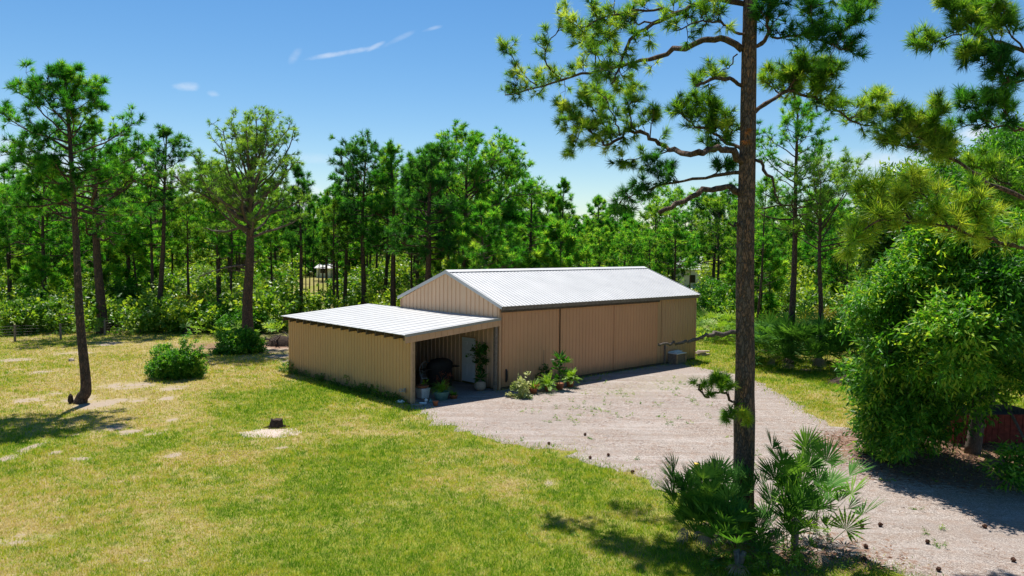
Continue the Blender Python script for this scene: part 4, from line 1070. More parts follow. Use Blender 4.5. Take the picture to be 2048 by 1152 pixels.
# weeds round the foot of the palmettos
rng = np.random.default_rng(61)
V, F, t = blob_leaves(rng, [(np.array([c[0], c[1], .12]), (w, .5, .22)) for c, w in ((gnd(1560, 1120), .5), (gnd(1500, 1138), .5), (gnd(1620, 1080), .4), (gnd(1440, 1138), .3), (gnd(1600, 1142), .4))], 1300, .05, .03, .6)
tag(mesh_np('weeds', V, F, M['leaf_lime'], tint=t), 'bright green weeds at the foot of the palmettos', 'weeds', kind='stuff')

# ------------------------------------------------------------------ shrubs
def shrub(name, c, lumps, label, per, size, wid, mat, seed, cat='shrub', group=None, tint=.45, stems=8, h=1.0, **k):
    rng = np.random.default_rng(seed); root = empty(name, c, 0, label, cat, group)
    V, F, t = blob_leaves(rng, lumps, per, size, wid, tint, **k)
    mb = MB()
    for i in range(stems):
        L0 = lumps[rng.integers(0, len(lumps))]; e = np.array(L0[0]) + rng.normal(size=3) * np.array(L0[1]) * .5; e[2] = max(.15, e[2])
        s0 = np.array([rng.normal(0, .08), rng.normal(0, .08), 0]); mb.tube([s0, (s0 + e) / 2 + rng.normal(size=3) * .05, e], [.025, .018, .006], 5, False)
    with_limbs('foliage', mb, V, F, t, (M[mat], M['bark']), root); return root


def rl(rng, n, R, H, r=(.3, .6)):
    o = []
    for i in range(n):
        a = rng.uniform(0, 6.28); q = R * math.sqrt(rng.uniform(0, 1)); s = rng.uniform(*r); z = rng.uniform(.25, 1) * (H - s * .6) * (1 - .45 * (q / R) ** 2)
        o.append(((math.cos(a) * q, math.sin(a) * q, max(z, s * .5)), (s, s, s * .75)))
    return o


r_ = np.random.default_rng(3)
shrub('round_shrub', gnd(337, 760) + np.array([0, .7, 0]), rl(r_, 15, .95, 1.75, (.35, .6)) + [((1.0, -.1, .6), (.35, .3, .5)), ((1.15, 0, 1.2), (.2, .2, .25)), ((.65, 0, 1.8), (.25, .2, .35))], 'rounded leafy green shrub alone on the lawn', 3400, .085, .055, 'leaf', 71, tint=.6)
SH = [(470, 706, .7, .8, 'leaf', 'low dark shrub against the foot of the broad spreading pine'),
      (430, 668, 3.0, 2.4, 'leaf', 'wide dark bush left of the broad spreading pine'),
      (545, 640, 2.2, 2.6, 'leaf_shrub', 'leafy bush between the broad spreading pine and the lean-to'),
      (150, 655, 4.2, 3.6, 'leaf_shrub', 'largest green bush at the fence behind the left lawn pine'),
      (262, 648, 3.0, 2.7, 'leaf_shrub', 'bushy shrub at the fence between two left pines'),
      (45, 668, 2.6, 2.4, 'leaf_shrub', 'bush at the fence by the left edge of the photo'),
      (350, 648, 2.8, 2.2, 'leaf_yellow', 'yellowish shrub behind the fence left of the broad spreading pine'),
      (1683, 690, 2.6, 2.2, 'leaf_yellow', 'yellow-green shrub by the right-hand fence post'),
      (1580, 650, 2.6, 3.2, 'leaf_shrub', 'dark glossy bush behind the palmetto thicket'),
      (1470, 640, 2.4, 2.2, 'leaf_shrub', 'green bush just left of the tall pine trunk beyond the barn'),
      (1730, 655, 3.4, 4.0, 'leaf_shrub', 'tall bush beyond the lawn left of the broadleaf tree'),
      (1420, 600, 3.0, 4.0, 'leaf', 'tall dark bush behind the far end of the barn'),
      (1008, 560, 2.8, 3.4, 'leaf_shrub', 'pale green bush behind the barn gable')]
for i, (px, py, R, H, mt, lab) in enumerate(SH):
    c = gnd(px, py) if py > 630 else np.array([aty(px, 600, 58)[0], 58, 0])
    r_ = np.random.default_rng(100 + i)
    shrub('shrub', c + np.array([0, R * .5, 0]), rl(r_, int(9 + R * 3), R, H, (.45, .95)), lab, 900, .15, .09, mt, 200 + i, tint=.5)

# ------------------------------------------------------------------ broadleaf tree at the right with the red bin beneath
bt = np.array([14.2, 23.6, 0.]); root = empty('broadleaf_tree', bt, 0, 'dense dark green broadleaf tree with drooping sprays over the red bin', 'tree')
rng = np.random.default_rng(91)
lumps = []
for (px, py, Yd, s) in [(1960, 600, 19.9, 1.0), (1880, 600, 20.2, .9), (1820, 560, 21, .9), (2030, 590, 19.8, 1.0), (1760, 560, 22.5, 1.5), (1750, 650, 22, 1.4), (1730, 730, 22.6, 1.1), (1770, 800, 23.5, 1.0), (1765, 840, 24.5, .7), (1840, 640, 20.8, 1.5), (1850, 760, 21.2, 1.2), (1815, 810, 22.4, .7), (1920, 560, 20.8, 1.6),
                        (1930, 680, 20.4, 1.3), (1970, 735, 20.8, .8), (2010, 640, 20.4, 1.6), (2030, 520, 21, 1.7), (1850, 520, 22, 1.5), (1960, 440, 22.5, 1.8), (2040, 400, 23, 1.8), (1880, 420, 24, 1.5), (1800, 470, 24, 1.4),
                        (2060, 720, 21, 1.2), (2120, 650, 22, 1.8), (2120, 500, 23, 1.9), (1900, 380, 25, 1.4), (1985, 350, 25, 1.6), (1745, 600, 24.5, .9), (1760, 690, 24, .8), (2010, 950, 19.6, .4), (2048, 930, 19.5, .5)]:
    c0 = aty(px + (45 if px < 1900 else 0), py, Yd + (3.8 if py <= 480 else 0)) - bt
    for q in range(5):
        o_ = unit(rng.normal(size=3)) * s * rng.uniform(.5, 1.0); s2 = s * rng.uniform(.26, .58); lumps.append((c0 + o_, (s2, s2, s2 * .75)))
for q in range(26):
    c0 = aty(rng.uniform(1755, 1860), rng.uniform(560, 850), rng.uniform(21, 24)) - bt; s2 = rng.uniform(.18, .42)
    for e in range(4): lumps.append((c0 - np.array([rng.normal(0, .1), 0, e * s2 * .9]), (s2 * (1 - .15 * e), s2 * (1 - .15 * e), s2)))
lumps = [(c, s) for (c, s) in lumps if c[2] > -s[2] * .3]
V, F, t = blob_leaves(rng, lumps, 1500, .19, .06, .58, .3, .6, .32, 22, .2); V[:, 2] = np.maximum(V[:, 2], .05)  # wide tint spread: pale yellow-green leaves painted in as glints
mesh_np('crown', V, F, M['leaf'], root, tint=t)
t2 = np.array([19.5, 31.5, 0]); l2 = []
for (px, py, Yd, s) in [(1790, 430, 30, 1.3), (1840, 400, 31, 1.6), (1900, 380, 31, 1.7), (1960, 370, 30, 1.8), (2030, 350, 31, 2.0), (1850, 480, 29, 1.7), (1930, 460, 29, 1.8), (2010, 450, 29, 1.9), (2080, 440, 30, 2.0), (1780, 510, 30, 1.5), (1870, 560, 29, 1.7), (1960, 550, 29, 1.8), (2060, 560, 29, 1.9), (1760, 590, 31, 1.4), (2100, 360, 31, 2.0), (1880, 660, 29, 1.6), (2000, 660, 29, 1.8), (2090, 700, 29, 1.8), (1800, 680, 30.5, 1.2)]:
    c0 = aty(px, py, Yd) - t2
    for q in range(6):
        o_ = unit(rng.normal(size=3)) * s * rng.uniform(.4, .95); s2 = s * rng.uniform(.25, .55); l2.append((c0 + o_, (s2, s2, s2 * .75)))
V2, F2, tt2 = blob_leaves(rng, l2, 900, .22, .08, .5, .3, .6, .3, 22, .2)
root2 = empty('oak_tree', t2, 0, 'taller dark leafy tree standing behind the drooping broadleaf tree at the right edge', 'tree')
mesh_np('crown', V2, F2, M['leaf_shrub'], root2, tint=tt2)
mb = MB(); mb.tube(smooth_path([(0, 0, -.05), (.1, 0, 2), (-.1, .1, 4.6), (.2, .1, 7.5)], 14), np.linspace(.28, .08, 14), 10)
for (c, s) in l2[::14]: mb.tube(smooth_path([(0, 0, 3.0), (np.array([0, 0, 3.0]) + c) / 2 + np.array([0, 0, .5]), c], 8), np.linspace(.1, .02, 8), 6)
mb.build('trunk', M['bark_pale'], root2, True)
mb = MB(); mb.tube(smooth_path([(0, 0, -.05), (.1, 0, 1.2), (-.1, .1, 2.6), (.2, .1, 5)], 14), np.linspace(.24, .12, 14), 10)
for (c, s) in lumps[::9]:
    st = np.array([0, .05, 2.2 + .3 * rng.uniform()]); mb.tube(smooth_path([st, (st + c) / 2 + np.array([0, 0, .5]), c], 8), np.linspace(.09, .02, 8), 6)
mb.build('trunk', M['bark_pale'], root, True)
V = []; 
mb = MB()
b0 = gnd(1916, 893); bx = b0 + np.array([0, .2, 0])
BIN = empty('slatted_bin', bx, .05, 'weathered dark red slatted wooden bin under the broadleaf tree', 'bin')
M['red'] = simple('faded_red_paint', (.17, .035, .025), .8, 0, .4, 7, .2, .3)
for k in range(14):
    mb.box(.02 + k * .2, .02 + k * .2 + .185, -.02 - .004 * (k % 2), .0, .05 + .01 * (k % 3), .98)
for k in range(7): mb.box(-.02, 0, .02 + k * .2, .02 + k * .2 + .185, .05, .98)
mb.build('slat_panel', M['red'], BIN)
mb = MB(); mb.box(0.001, 2.8, .001, .03, .04, .14); mb.box(.001, 2.8, .001, .03, .8, .9); mb.box(2.8, 2.84, 0, 1.4, .0, 1.0); mb.box(0, 2.8, 1.4, 1.44, 0, 1.0)
mb.build('frame', M['wood_dark'], BIN)
mb = MB(); mb.box(.2, 2.6, .1, 1.3, .3, .86); mb.build('leaf_fill', M['soil'], BIN)

# ------------------------------------------------------------------ named pines
def base_of(px, Yd): return np.array([aty(px, 600, Yd)[0], Yd, 0.0])
def hh(py, Yd): return aty(1024, py, Yd)[2]


r = gnd(166, 806)
c = [np.zeros(3)]
for (x, y) in ((172, 770), (160, 640), (152, 480), (143, 330), (136, 230), (128, 140)):
    c.append(aty(x, y, 29.9) - r)
c[0] = np.array([-.12, 0, -.02]); c.insert(1, np.array([-.02, 0, .25]))
lt = pine_tree('slender_pine', r, 'slender leaning pine standing alone on the left lawn', seed=7, H=12.9, r0=.19, cb=.58, cw=2.9, nl=54, env='round', sub=8, tips=4, nlen=.30, nn=40, nw=.022, tint=.42, mat='needle', path=smooth_path(c, 40), tdet=14, dead=3, subl=.4)
li = MB()
for (z, a, l, rr) in ((7.6, 2.6, 3.2, .035), (8.0, .3, 1.8, .03), (6.9, 3.3, 1.6, .02)):
    q = np.array([np.array([math.cos(a), .4 * math.sin(a), .0]) * l * t_ + np.array([aty(148, 430, 29.9)[0] - r[0], 0, z + .35 * math.sin(t_ * 2.5)]) for t_ in np.linspace(0, 1, 8)])
    li.tube(q, np.linspace(rr, .01, 8), 5)
li.build('lower_branch', M['bark'], lt, True)
mb = MB(); mb.lathe([(0, 0), (.07, .0), (.11, .12), (.08, .3), (.02, .38), (0, .38)], (-.42, -.1, 0), 7); mb.build('root_sucker', M['soil'], lt)

NP = [  # name, px, Y, top py, r0, cb, cw, nl, kw, label
    ('broad_pine', 498, 47.8, 226, .36, .48, 4.1, 60, dict(env='vase', sub=5, tips=5, nlen=.33, nn=24, nw=.028, tint=.62, subl=.34, mat='needle_pale', limbmat='bark_pale', up=.4, amp=.25, dead=6, tdet=14, tsc=1.0), 'broad spreading pine with thin pale foliage and bare limbs left of the lean-to'),
    ('pine_tree', 205, 53.5, 232, .36, .45, 3.8, 36, dict(sub=6, tips=4, nlen=.34, nn=24, nw=.03, tint=.6), 'thick-trunked pine right behind the slender left lawn pine'),
    ('pine_tree', 316, 56, 246, .23, .60, 2.5, 26, dict(sub=5, nn=22, nw=.028, tint=.38, lean=(.4, 0), mat='needle_blue'), 'straight pine with small high crown between the left lawn pine and the broad pine'),
    ('pine_tree', 604, 60, 316, .17, .45, 1.9, 26, dict(sub=5, nn=22, nw=.03, tint=.35, mat='needle_blue'), 'narrow pine just left of the lean-to roof'),
    ('pine_tree', 728, 62, 292, .24, .50, 2.8, 34, dict(env='top', sub=6, nn=26, nw=.032, tint=.35, mat='needle_blue'), 'dark full-crowned pine above the lean-to roof'),
    ('pine_tree', 690, 66, 312, .19, .45, 2.2, 28, dict(sub=5, nn=24, nw=.032, tint=.4), 'pine leaning behind the dark full-crowned pine above the lean-to'),
    ('pine_tree', 786, 60, 270, .25, .42, 2.3, 40, dict(sub=5, nn=24, nw=.03, tint=.5), 'tall narrow pine between the lean-to and the barn gable'),
    ('pine_tree', 855, 54, 270, .27, .40, 2.9, 50, dict(env='round', sub=7, nn=28, nw=.03, tint=.38, mat='needle_blue'), 'densest dark pine directly behind the barn gable'),
    ('pine_tree', 926, 58, 274, .27, .46, 3.3, 44, dict(env='top', sub=6, nn=26, nw=.032, tint=.58), 'round-topped sunlit pine behind the barn ridge'),
    ('pine_tree', 898, 66, 283, .2, .4, 2.4, 30, dict(sub=5, nn=24, nw=.032, tint=.55), 'pine crowded between the densest dark pine and the round-topped one'),
    ('pine_tree', 1000, 62, 300, .22, .42, 3.0, 38, dict(env='top', sub=6, nn=26, nw=.034, tint=.6), 'yellow-green pine behind the left half of the barn roof'),
    ('pine_tree', 968, 52, 385, .16, .3, 2.6, 32, dict(sub=6, nn=26, nw=.03, tint=.5), 'shorter bushy pine close behind the barn ridge'),
    ('pine_tree', 1062, 66, 345, .2, .4, 2.5, 30, dict(sub=5, nn=24, nw=.036, tint=.6), 'pine sloping down the skyline beside the yellow-green pine'),
    ('pine_tree', 1122, 72, 340, .17, .42, 1.9, 24, dict(sub=4, nn=22, nw=.036, tint=.5), 'thin layered pine standing clear against the sky right of centre'),
    ('pine_tree', 1190, 76, 376, .19, .42, 2.2, 26, dict(sub=5, nn=22, nw=.038, tint=.62), 'small round-headed pine against the sky over the barn roof'),
    ('pine_tree', 1252, 84, 425, .19, .4, 2.6, 26, dict(sub=5, nn=22, nw=.04, tint=.6), 'low pine below the drooping limb tips of the tall pine'),
    ('pine_tree', 1335, 84, 396, .2, .45, 4.4, 36, dict(env='top', sub=6, nn=24, nw=.042, tint=.68), 'broad yellow-green pine over the far end of the barn roof'),
    ('pine_tree', 1425, 74, 388, .21, .42, 3.0, 34, dict(env='top', sub=6, nn=24, nw=.038, tint=.35, mat='needle_blue'), 'dark round pine just left of the tall pine trunk'),
    ('pine_tree', 1582, 42, 170, .215, .50, 2.9, 36, dict(env='round', sub=6, tips=4, nlen=.3, nn=28, nw=.024, tint=.52, amp=.1), 'straight tall pine rising out of the bushes right of the tall pine'),
    ('forked_pine', 1640, 41, 290, .17, .55, 2.6, 22, dict(env='vase', sub=5, tips=3, nlen=.26, nn=22, nw=.02, tint=.6, mat='needle_pale', up=.7), 'sparse pine with open forking branches right of the straight tall pine'),
    ('pine_tree', 1514, 50, 330, .10, .5, 1.7, 22, dict(sub=4, nn=20, nw=.026, tint=.5, dead=8), 'thin pole-like pine touching the tall pine trunk on its right'),
    ('pine_tree', 90, 60, 300, .2, .4, 2.8, 30, dict(sub=5, nn=24, nw=.032, tint=.55), 'pine behind the foliage of the left lawn pine on its left side'),
    ('pine_tree', 262, 64, 280, .22, .5, 3.0, 30, dict(sub=5, nn=24, nw=.032, tint=.55), 'spreading pine peeking out between the thick-trunked pine and the straight pine'),
    ('pine_tree', 18, 62, 320, .2, .4, 2.8, 30, dict(sub=5, nn=24, nw=.032, tint=.5), 'pine at the left edge of the photo'),
    ('pine_tree', 440, 66, 335, .2, .4, 2.6, 30, dict(sub=5, nn=24, nw=.034, tint=.6), 'pine seen through the bare limbs of the broad spreading pine'),
    ('pine_tree', 1720, 60, 345, .2, .3, 3.4, 34, dict(sub=6, nn=24, nw=.034, tint=.5), 'bushy pine beyond the lawn left of the broadleaf tree'),
    ('pine_tree', 1800, 50, 350, .2, .35, 3.2, 34, dict(sub=6, nn=24, nw=.032, tint=.4, mat='needle_blue'), 'dark pine rising behind the broadleaf tree'),
    ('pine_tree', 1930, 44, 330, .2, .35, 3.2, 34, dict(sub=6, nn=24, nw=.032, tint=.4, mat='needle_blue'), 'pine above the broadleaf tree near the right edge'),
]
for i, (nm, px, Yd, ty, r0, cb, cw, nl, kw, lab) in enumerate(NP):
    kw = dict(kw); kw.setdefault('nlen', .44)
    if i: nl = int(nl * 1.25); cw *= 1.22; kw['nn'] = 24; kw['nw'] = max(.036, kw.get('nw', .03) * 1.35); kw['sub'] = kw.get('sub', 5) + 1
    if i in (18, 19, 20): kw['nw'] = .026; kw['nlen'] = .32
    if kw.get('mat') is None: kw['mat'] = 'needle'
    if i in (0, 19):
        kw['droop'] = -.25
    tr_ = pine_tree(nm, base_of(px, Yd), lab, seed=300 + i, H=hh(ty + 8, Yd) - .35, r0=r0, cb=cb, cw=cw, nl=nl, **kw)
    if i == 0: broad = tr_

bb = np.array(broad.location)
big_branch(broad, bb, [(495, 444, 47.8), (470, 425, 47.3), (447, 412, 47), (409, 390, 46.6), (375, 374, 46.3), (350, 352, 46.2)], .13, .04, [D(.3, 18, 1.2, .02, 4, .6, .5)], 811, L_=.30, nn=22, nw=.03, mat='needle_pale', bark='bark_pale', limb_sides=6,
           subs=[([(447, 412, 47), (425, 375, 46.8), (402, 340, 46.7), (392, 318, 46.6)], .06, [D(.25, 12, 1.0, .02, 4, .6, .5)]), ([(409, 390, 46.6), (385, 400, 46.4), (362, 410, 46.2)], .04, [D(.25, 7, .8, .02, 3, .5, .5)])])
big_branch(broad, bb, [(497, 530, 47.8), (470, 531, 47.2), (441, 538, 46.8), (415, 546, 46.5), (396, 556, 46.3)], .08, .03, [D(.4, 6, .8, .015, 2, .3, .5)], 812, L_=.25, nn=14, nw=.03, mat='needle_pale', bark='bark_pale', limb_sides=6)
big_branch(broad, bb, [(500, 420, 47.8), (520, 402, 47.6), (545, 395, 47.5)], .07, .02, [], 813, bark='bark_pale', limb_sides=6)
# young pine at the left edge, only its bright tips show
yp = base_of(-52, 18.5); root = empty('young_pine', yp, 0, 'bright green young pine whose needle tips poke in at the left edge', 'pine tree')
g = Grow(401); tp = wobble_trunk(g.rng, 4.6, (0, 0), .03, 8); mb = MB(); mb.tube(tp, np.linspace(.07, .02, 8), 8); mb.build('trunk', M['bark'], root, True)
for k in range(26):
    a = g.rng.uniform(0, 6.28); z = g.rng.uniform(3.0, 4.6); d = np.array([math.cos(a), math.sin(a), .5]); e = np.array([0, 0, z]) + d * g.rng.uniform(.15, .42); g.twig(np.array([[0, 0, z], e]), .015); g.tuft(e, d, .6, 1)
V, F, t = tufts(np.array(g.C), np.array(g.D), .36 * np.array(g.S), 80, .010, g.rng, 1.2, np.array(g.T)); with_limbs('crown', g.limbs, V, F, t, (M['needle_yellow'], M['bark']), root)

# ------------------------------------------------------------------ the wood behind: copies of a few grown pines
protos = []
for i, (cb, cw, nl, mt, tn, env) in enumerate([(.50, 2.7, 30, 'needle', .6, 'round'), (.45, 2.4, 30, 'needle_big', .4, 'round'), (.52, 3.0, 30, 'needle', .62, 'top'), (.46, 2.6, 32, 'needle_blue', .45, 'round'), (.38, 2.3, 32, 'needle', .7, 'top'), (.48, 2.8, 28, 'needle_yellow', .35, 'top')]):
    p = pine_tree('forest_pine', (0, 0, 0), None, seed=500 + i, H=13, r0=.19, cb=cb, cw=cw, nl=nl, env=env, sub=6, tips=3, nlen=.46, nn=15, nw=.06, tint=tn, mat=mt, twig=False, tdet=6, dead=4)
    protos.append(p)
yprotos = []
for i, (mt, tn) in enumerate([('needle', .65), ('needle_yellow', .35), ('needle', .45)]):
    p = pine_tree('young_forest_pine', (0, 0, 0), None, seed=600 + i, H=6, r0=.09, cb=.10, cw=1.7, nl=34, env='top', sub=6, tips=4, nlen=.45, nn=16, nw=.06, tint=tn, mat=mt, twig=False, tdet=5, dead=0, up=.8)
    yprotos.append(p)
rng = np.random.default_rng(17)
skx = [-200, 0, 60, 150, 250, 330, 420, 500, 560, 600, 640, 700, 780, 860, 940, 1010, 1060, 1120, 1160, 1190, 1240, 1330, 1440, 1550, 1650, 1750, 1850, 2048, 2300]
sky_ = [330, 350, 330, 320, 320, 330, 330, 330, 370, 380, 385, 330, 310, 300, 300, 320, 360, 405, 410, 410, 430, 405, 395, 410, 420, 400, 380, 360, 350]
placed = []; used = set(); nf = 0; tries = 0
while nf < 240 and tries < 6000:
    tries += 1
    Yd = 58 + 92 * rng.uniform() ** 1.15; X = rng.uniform(-.76, .80) * Yd; px = 1024 + FPX * X / Yd
    if 578 < px < 668 and Yd < 118: continue
    if abs(px - 1381) < 34 and Yd < 118: continue
    if any((X - a) ** 2 + (Yd - b) ** 2 < 4.0 for a, b in placed): continue
    ty = np.interp(px, skx, sky_) + rng.uniform(5, 90); H = np.clip(hh(ty, Yd), 7, 16.5)
    k = int(rng.integers(0, len(protos)))
    if k not in used: o = protos[k]; used.add(k)
    else: o = copy_tree(protos[k])
    tag(o, 'pine in the crowded wood behind the palmetto undergrowth', 'pine tree', 'pines in the wood behind')
    s = H / 13; w = s * rng.uniform(.85, 1.15); o.location = (X, Yd, 0); o.scale = (w, w, s); o.rotation_euler = (rng.normal(0, .015), rng.normal(0, .015), rng.uniform(0, 6.28))
    placed.append((X, Yd)); nf += 1
used = set(); ny = 0; tries = 0
while ny < 90 and tries < 4000:
    tries += 1
    Yd = 57 + 75 * rng.uniform(); X = rng.uniform(-.76, .80) * Yd; px = 1024 + FPX * X / Yd
    if 570 < px < 668: continue
    if abs(px - 1381) < 30: continue
    if any((X - a) ** 2 + (Yd - b) ** 2 < 2.5 for a, b in placed): continue
    k = int(rng.integers(0, len(yprotos)))
    if k not in used: o = yprotos[k]; used.add(k)
    else: o = copy_tree(yprotos[k])
    tag(o, 'young bushy pine filling a gap low in the wood behind', 'pine tree', 'young pines low in the wood')
    s = rng.uniform(.7, 1.6) * (1 if Yd < 80 else 1.25); o.location = (X, Yd, 0); o.scale = (s, s, s); o.rotation_euler = (0, 0, rng.uniform(0, 6.28)); placed.append((X, Yd)); ny += 1

for i, (px, Yd, ty, s_) in enumerate([(585, 74, 395, .7), (592, 88, 410, .7), (612, 80, 402, .6), (619, 96, 415, .7), (628, 84, 398, .7), (637, 104, 425, .8), (646, 92, 408, .7), (655, 78, 385, .7), (662, 108, 430, .8), (578, 104, 425, .8), (605, 112, 435, .8)]):
    o = copy_tree(protos[i % 6]); tag(o, 'thin pine standing in the gap that opens on the far field', 'pine tree', 'thin pines in the gap before the field')
    H = hh(ty, Yd); o.location = (base_of(px, Yd)[0], Yd, 0); o.scale = (s_ * .62, s_ * .62, H / 13); o.rotation_euler = (0, 0, i * 1.3)

# far-off wood: one mass
n = 42000; rng = np.random.default_rng(23)
Yd = rng.uniform(152, 190, n); X = rng.uniform(-.85, .9, n) * Yd; px = 1024 + FPX * X / Yd
top = 6.2 + (498 - (np.interp(px, skx, sky_) + 45 + 40 * vnoise(X * .12, Yd * .1, 4))) / FPX * Yd; top = np.clip(top, 9, 17)
cx = np.round(X / 4.5) * 4.5; 
z = top * np.where(rng.uniform(size=n) < .75, rng.uniform(.35, 1, n), rng.uniform(.02, .4, n)) * (1 - .25 * np.abs(X - cx) / 2.25)
C = np.stack([X, Yd, z], 1); Dn = unit(rng.normal(size=(n, 3)) * .7 + np.array([0, -.2, .8]))
V, F, t = tufts(C, Dn, 1.3, 9, .34, rng, 1.3, .5 + .2 * vnoise(X * .3, z * .4, 8) - .1)
tag(mesh_np('far_woods', V, F, M['needle'], tint=t), 'far-off pine wood closing the horizon', 'woods', kind='stuff')

# ------------------------------------------------------------------ undergrowth
rng = np.random.default_rng(29); L_ = []; LB = []
k = 0
while k < 3000:
    Yd = 50.5 + 34 * rng.uniform() ** 1.5; X = rng.uniform(-.76, .8) * Yd; px = 1024 + FPX * X / Yd
    edge = 53 - .18 * (X + 30) * (X < -16) + (4 if -16 < X < 12 else 0) - (5 if X > 8 else 0)
    edge += 2.5 * (vnoise(X * .35, 3, 5) - .5)
    if X < -14: edge = min(edge, 54)
    if Yd < edge: continue
    if 570 < px < 675 and Yd > 68: continue
    if vnoise(X * .25, Yd * .25, 12) < .33: continue
    if 12 < X < 19 and Yd < 50: continue
    k += 1
    a = rng.uniform(0, 6.28); d = np.array([math.cos(a), math.sin(a) - .2, rng.uniform(.3, 1.6)]); hgt = rng.uniform(.2, 1.3)
    L_.append(fan(rng, np.array([X, Yd, hgt * .4]), d, hgt * .5, rng.uniform(.4, .62), 7, .45 + rng.normal(0, .2), .3, wid=.11, droop=rng.uniform(.1, .6)))
V, F, t = fans(L_); V[:, 2] = np.maximum(V[:, 2], .02)
tag(mesh_np('palmetto_undergrowth', V, F, M['palm_sun'], tint=t), 'saw palmetto undergrowth covering the floor of the wood', 'undergrowth', kind='stuff')
lumps = []
k = 0
while k < 520:
    Yd = 55 + 90 * rng.uniform() ** 1.2; X = rng.uniform(-.76, .8) * Yd; px = 1024 + FPX * X / Yd
    if 562 < px < 682 and Yd > 62: continue
    if abs(px - 1381) < 30 and Yd < 124: continue
    if -16 < X < 10 and Yd < 58: continue
    f_ = 1 + (Yd - 55) / 60; s = rng.uniform(.6, 1.2) * f_; lumps.append(((X, Yd, s * .8 + rng.uniform(0, 1.0) * f_ ** 2), (s * 1.3, s, s * .9))); k += 1
for k in range(60):
    X = rng.uniform(-40, -17); Yd = rng.uniform(52.5, 57.5) + .16 * max(0, X + 30); s = rng.uniform(.5, 1.0); lumps.append(((X, Yd, s * .8 + rng.uniform(0, .9)), (s * 1.3, s, s * .9)))
V, F, t = blob_leaves(rng, lumps, 125, .32, .2, .66, cl=16)
tag(mesh_np('shrub_undergrowth', V, F, M['leaf_shrub'], tint=t), 'leafy bushes massed beneath the pines of the wood', 'undergrowth', kind='stuff')
# bright saw palmetto bed behind the far end of the barn
L_ = []
for k in range(260):
    c = gnd(rng.uniform(1392, 1500), rng.uniform(652, 684)); a = rng.uniform(0, 6.28); d = np.array([math.cos(a), math.sin(a) - .2, rng.uniform(.3, 1.8)]); hgt = rng.uniform(.4, 2.1)
    L_.append(fan(rng, c + np.array([0, 0, hgt * .5]), d, hgt * .4, rng.uniform(.5, .7), 9, .6 + rng.normal(0, .2), .3, wid=.08, droop=rng.uniform(.1, .5)))
V, F, t = fans(L_); V[:, 2] = np.maximum(V[:, 2], .02)
tag(mesh_np('saw_palmetto_bed', V, F, M['palm_sun'], tint=t), 'bright yellow-green palmetto bed behind the far corner of the barn', 'palmetto', kind='stuff')

# ------------------------------------------------------------------ fences
def fence(pts, label, h=1.05, wires=7):
    pts = [np.asarray(p, float) for p in pts]; root = empty('wire_fence', pts[0], 0, label, 'fence'); o = pts[0]; rng = np.random.default_rng(int(abs(o[0]) * 10))
    tops = []
    for p in pts:
        mb = MB(); t = rng.normal(0, .03, 2); hh_ = h * rng.uniform(1.0, 1.12); mb.tube([p - o, p - o + np.array([t[0] * .5, t[1] * .5, hh_ * .5]), p - o + np.array([t[0], t[1], hh_])], [.07, .066, .06], 8); mb.build('post', M['wood_old'], root)
    mb = MB()
    for i in range(len(pts) - 1):
        a, b = pts[i] - o, pts[i + 1] - o; off = np.array([0, -.07, 0])
        for k in range(wires):
            z = np.array([0, 0, .08 + (h - .12) * (k / (wires - 1)) ** 1.2]); s = np.array([0, 0, -.02]); mb.tube([a + z + off, (a + b) / 2 + z + s + off, b + z + off], .0045, 3, False)
        n = int(np.linalg.norm(b - a) / .3)
        for k in range(1, n):
            p = a + (b - a) * k / n + off; mb.tube([p + np.array([0, 0, .08]), p + np.array([0, 0, h - .04])], .003, 3, False)
    mb.build('wire', M['wire'], root); return root


fp = [gnd(-60, 688), gnd(30, 684), gnd(122, 680), gnd(210, 671), gnd(292, 664), gnd(370, 655)]
fence(fp, 'wire fence on grey wooden posts along the back of the left lawn')
fence([gnd(1660, 690), gnd(1710, 700), gnd(1790, 712)], 'wire fence on wooden posts at the far right lawn', 1.25, 5)

# ------------------------------------------------------------------ distant buildings
def house(loc_, w, d, h, rise, label, rz=0):
    root = empty('house', loc_, rz, label, 'house')
    mb = MB(); mb.box(-w / 2, w / 2, -d / 2, d / 2, 0, h); mb.build('wall', M['white_plastic'], root)
    mb = MB(); mb.add([(-w / 2 - .4, -d / 2 - .4, h - .05), (w / 2 + .4, -d / 2 - .4, h - .05), (w / 2 + .4, 0, h + rise), (-w / 2 - .4, 0, h + rise), (-w / 2 - .4, d / 2 + .4, h - .05), (w / 2 + .4, d / 2 + .4, h - .05),
                       ], [(0, 1, 2, 3), (3, 2, 5, 4), (0, 3, 4), (1, 5, 2)]); mb.build('roof', M['roof'], root)
    mb = MB()
    for x in (-w / 4, w / 4): mb.box(x - .5, x + .5, -d / 2 - .03, -d / 2 - .005, .9, 2.1)
    mb.build('window', M['black'], root)
    return root


house((27.8, 124, 0), 7, 7, 3.0, 1.9, 'distant white house glimpsed through the pines past the far end of the barn', .5)
house((-34.5, 150, 0), 5, 5, 1.9, .7, 'tiny pale blue-grey house far off across the field behind the lean-to', -.1)

# ------------------------------------------------------------------ objects at the barn
def lp_(px, py): return gnd(px, py)


def pot(root, prof, mat, n=16, name='pot'):
    mb = MB(); mb.lathe(prof, n=n); return mb.build(name, M[mat], root, True)


def tapered(r0, r1, h, t=.02): return [(0, .005), (r0, 0), (r1, h), (r1 + .015, h), (r1 + .015, h + .03), (r1 - t, h + .03), (r1 - t, h - .04), (0, h - .04)]


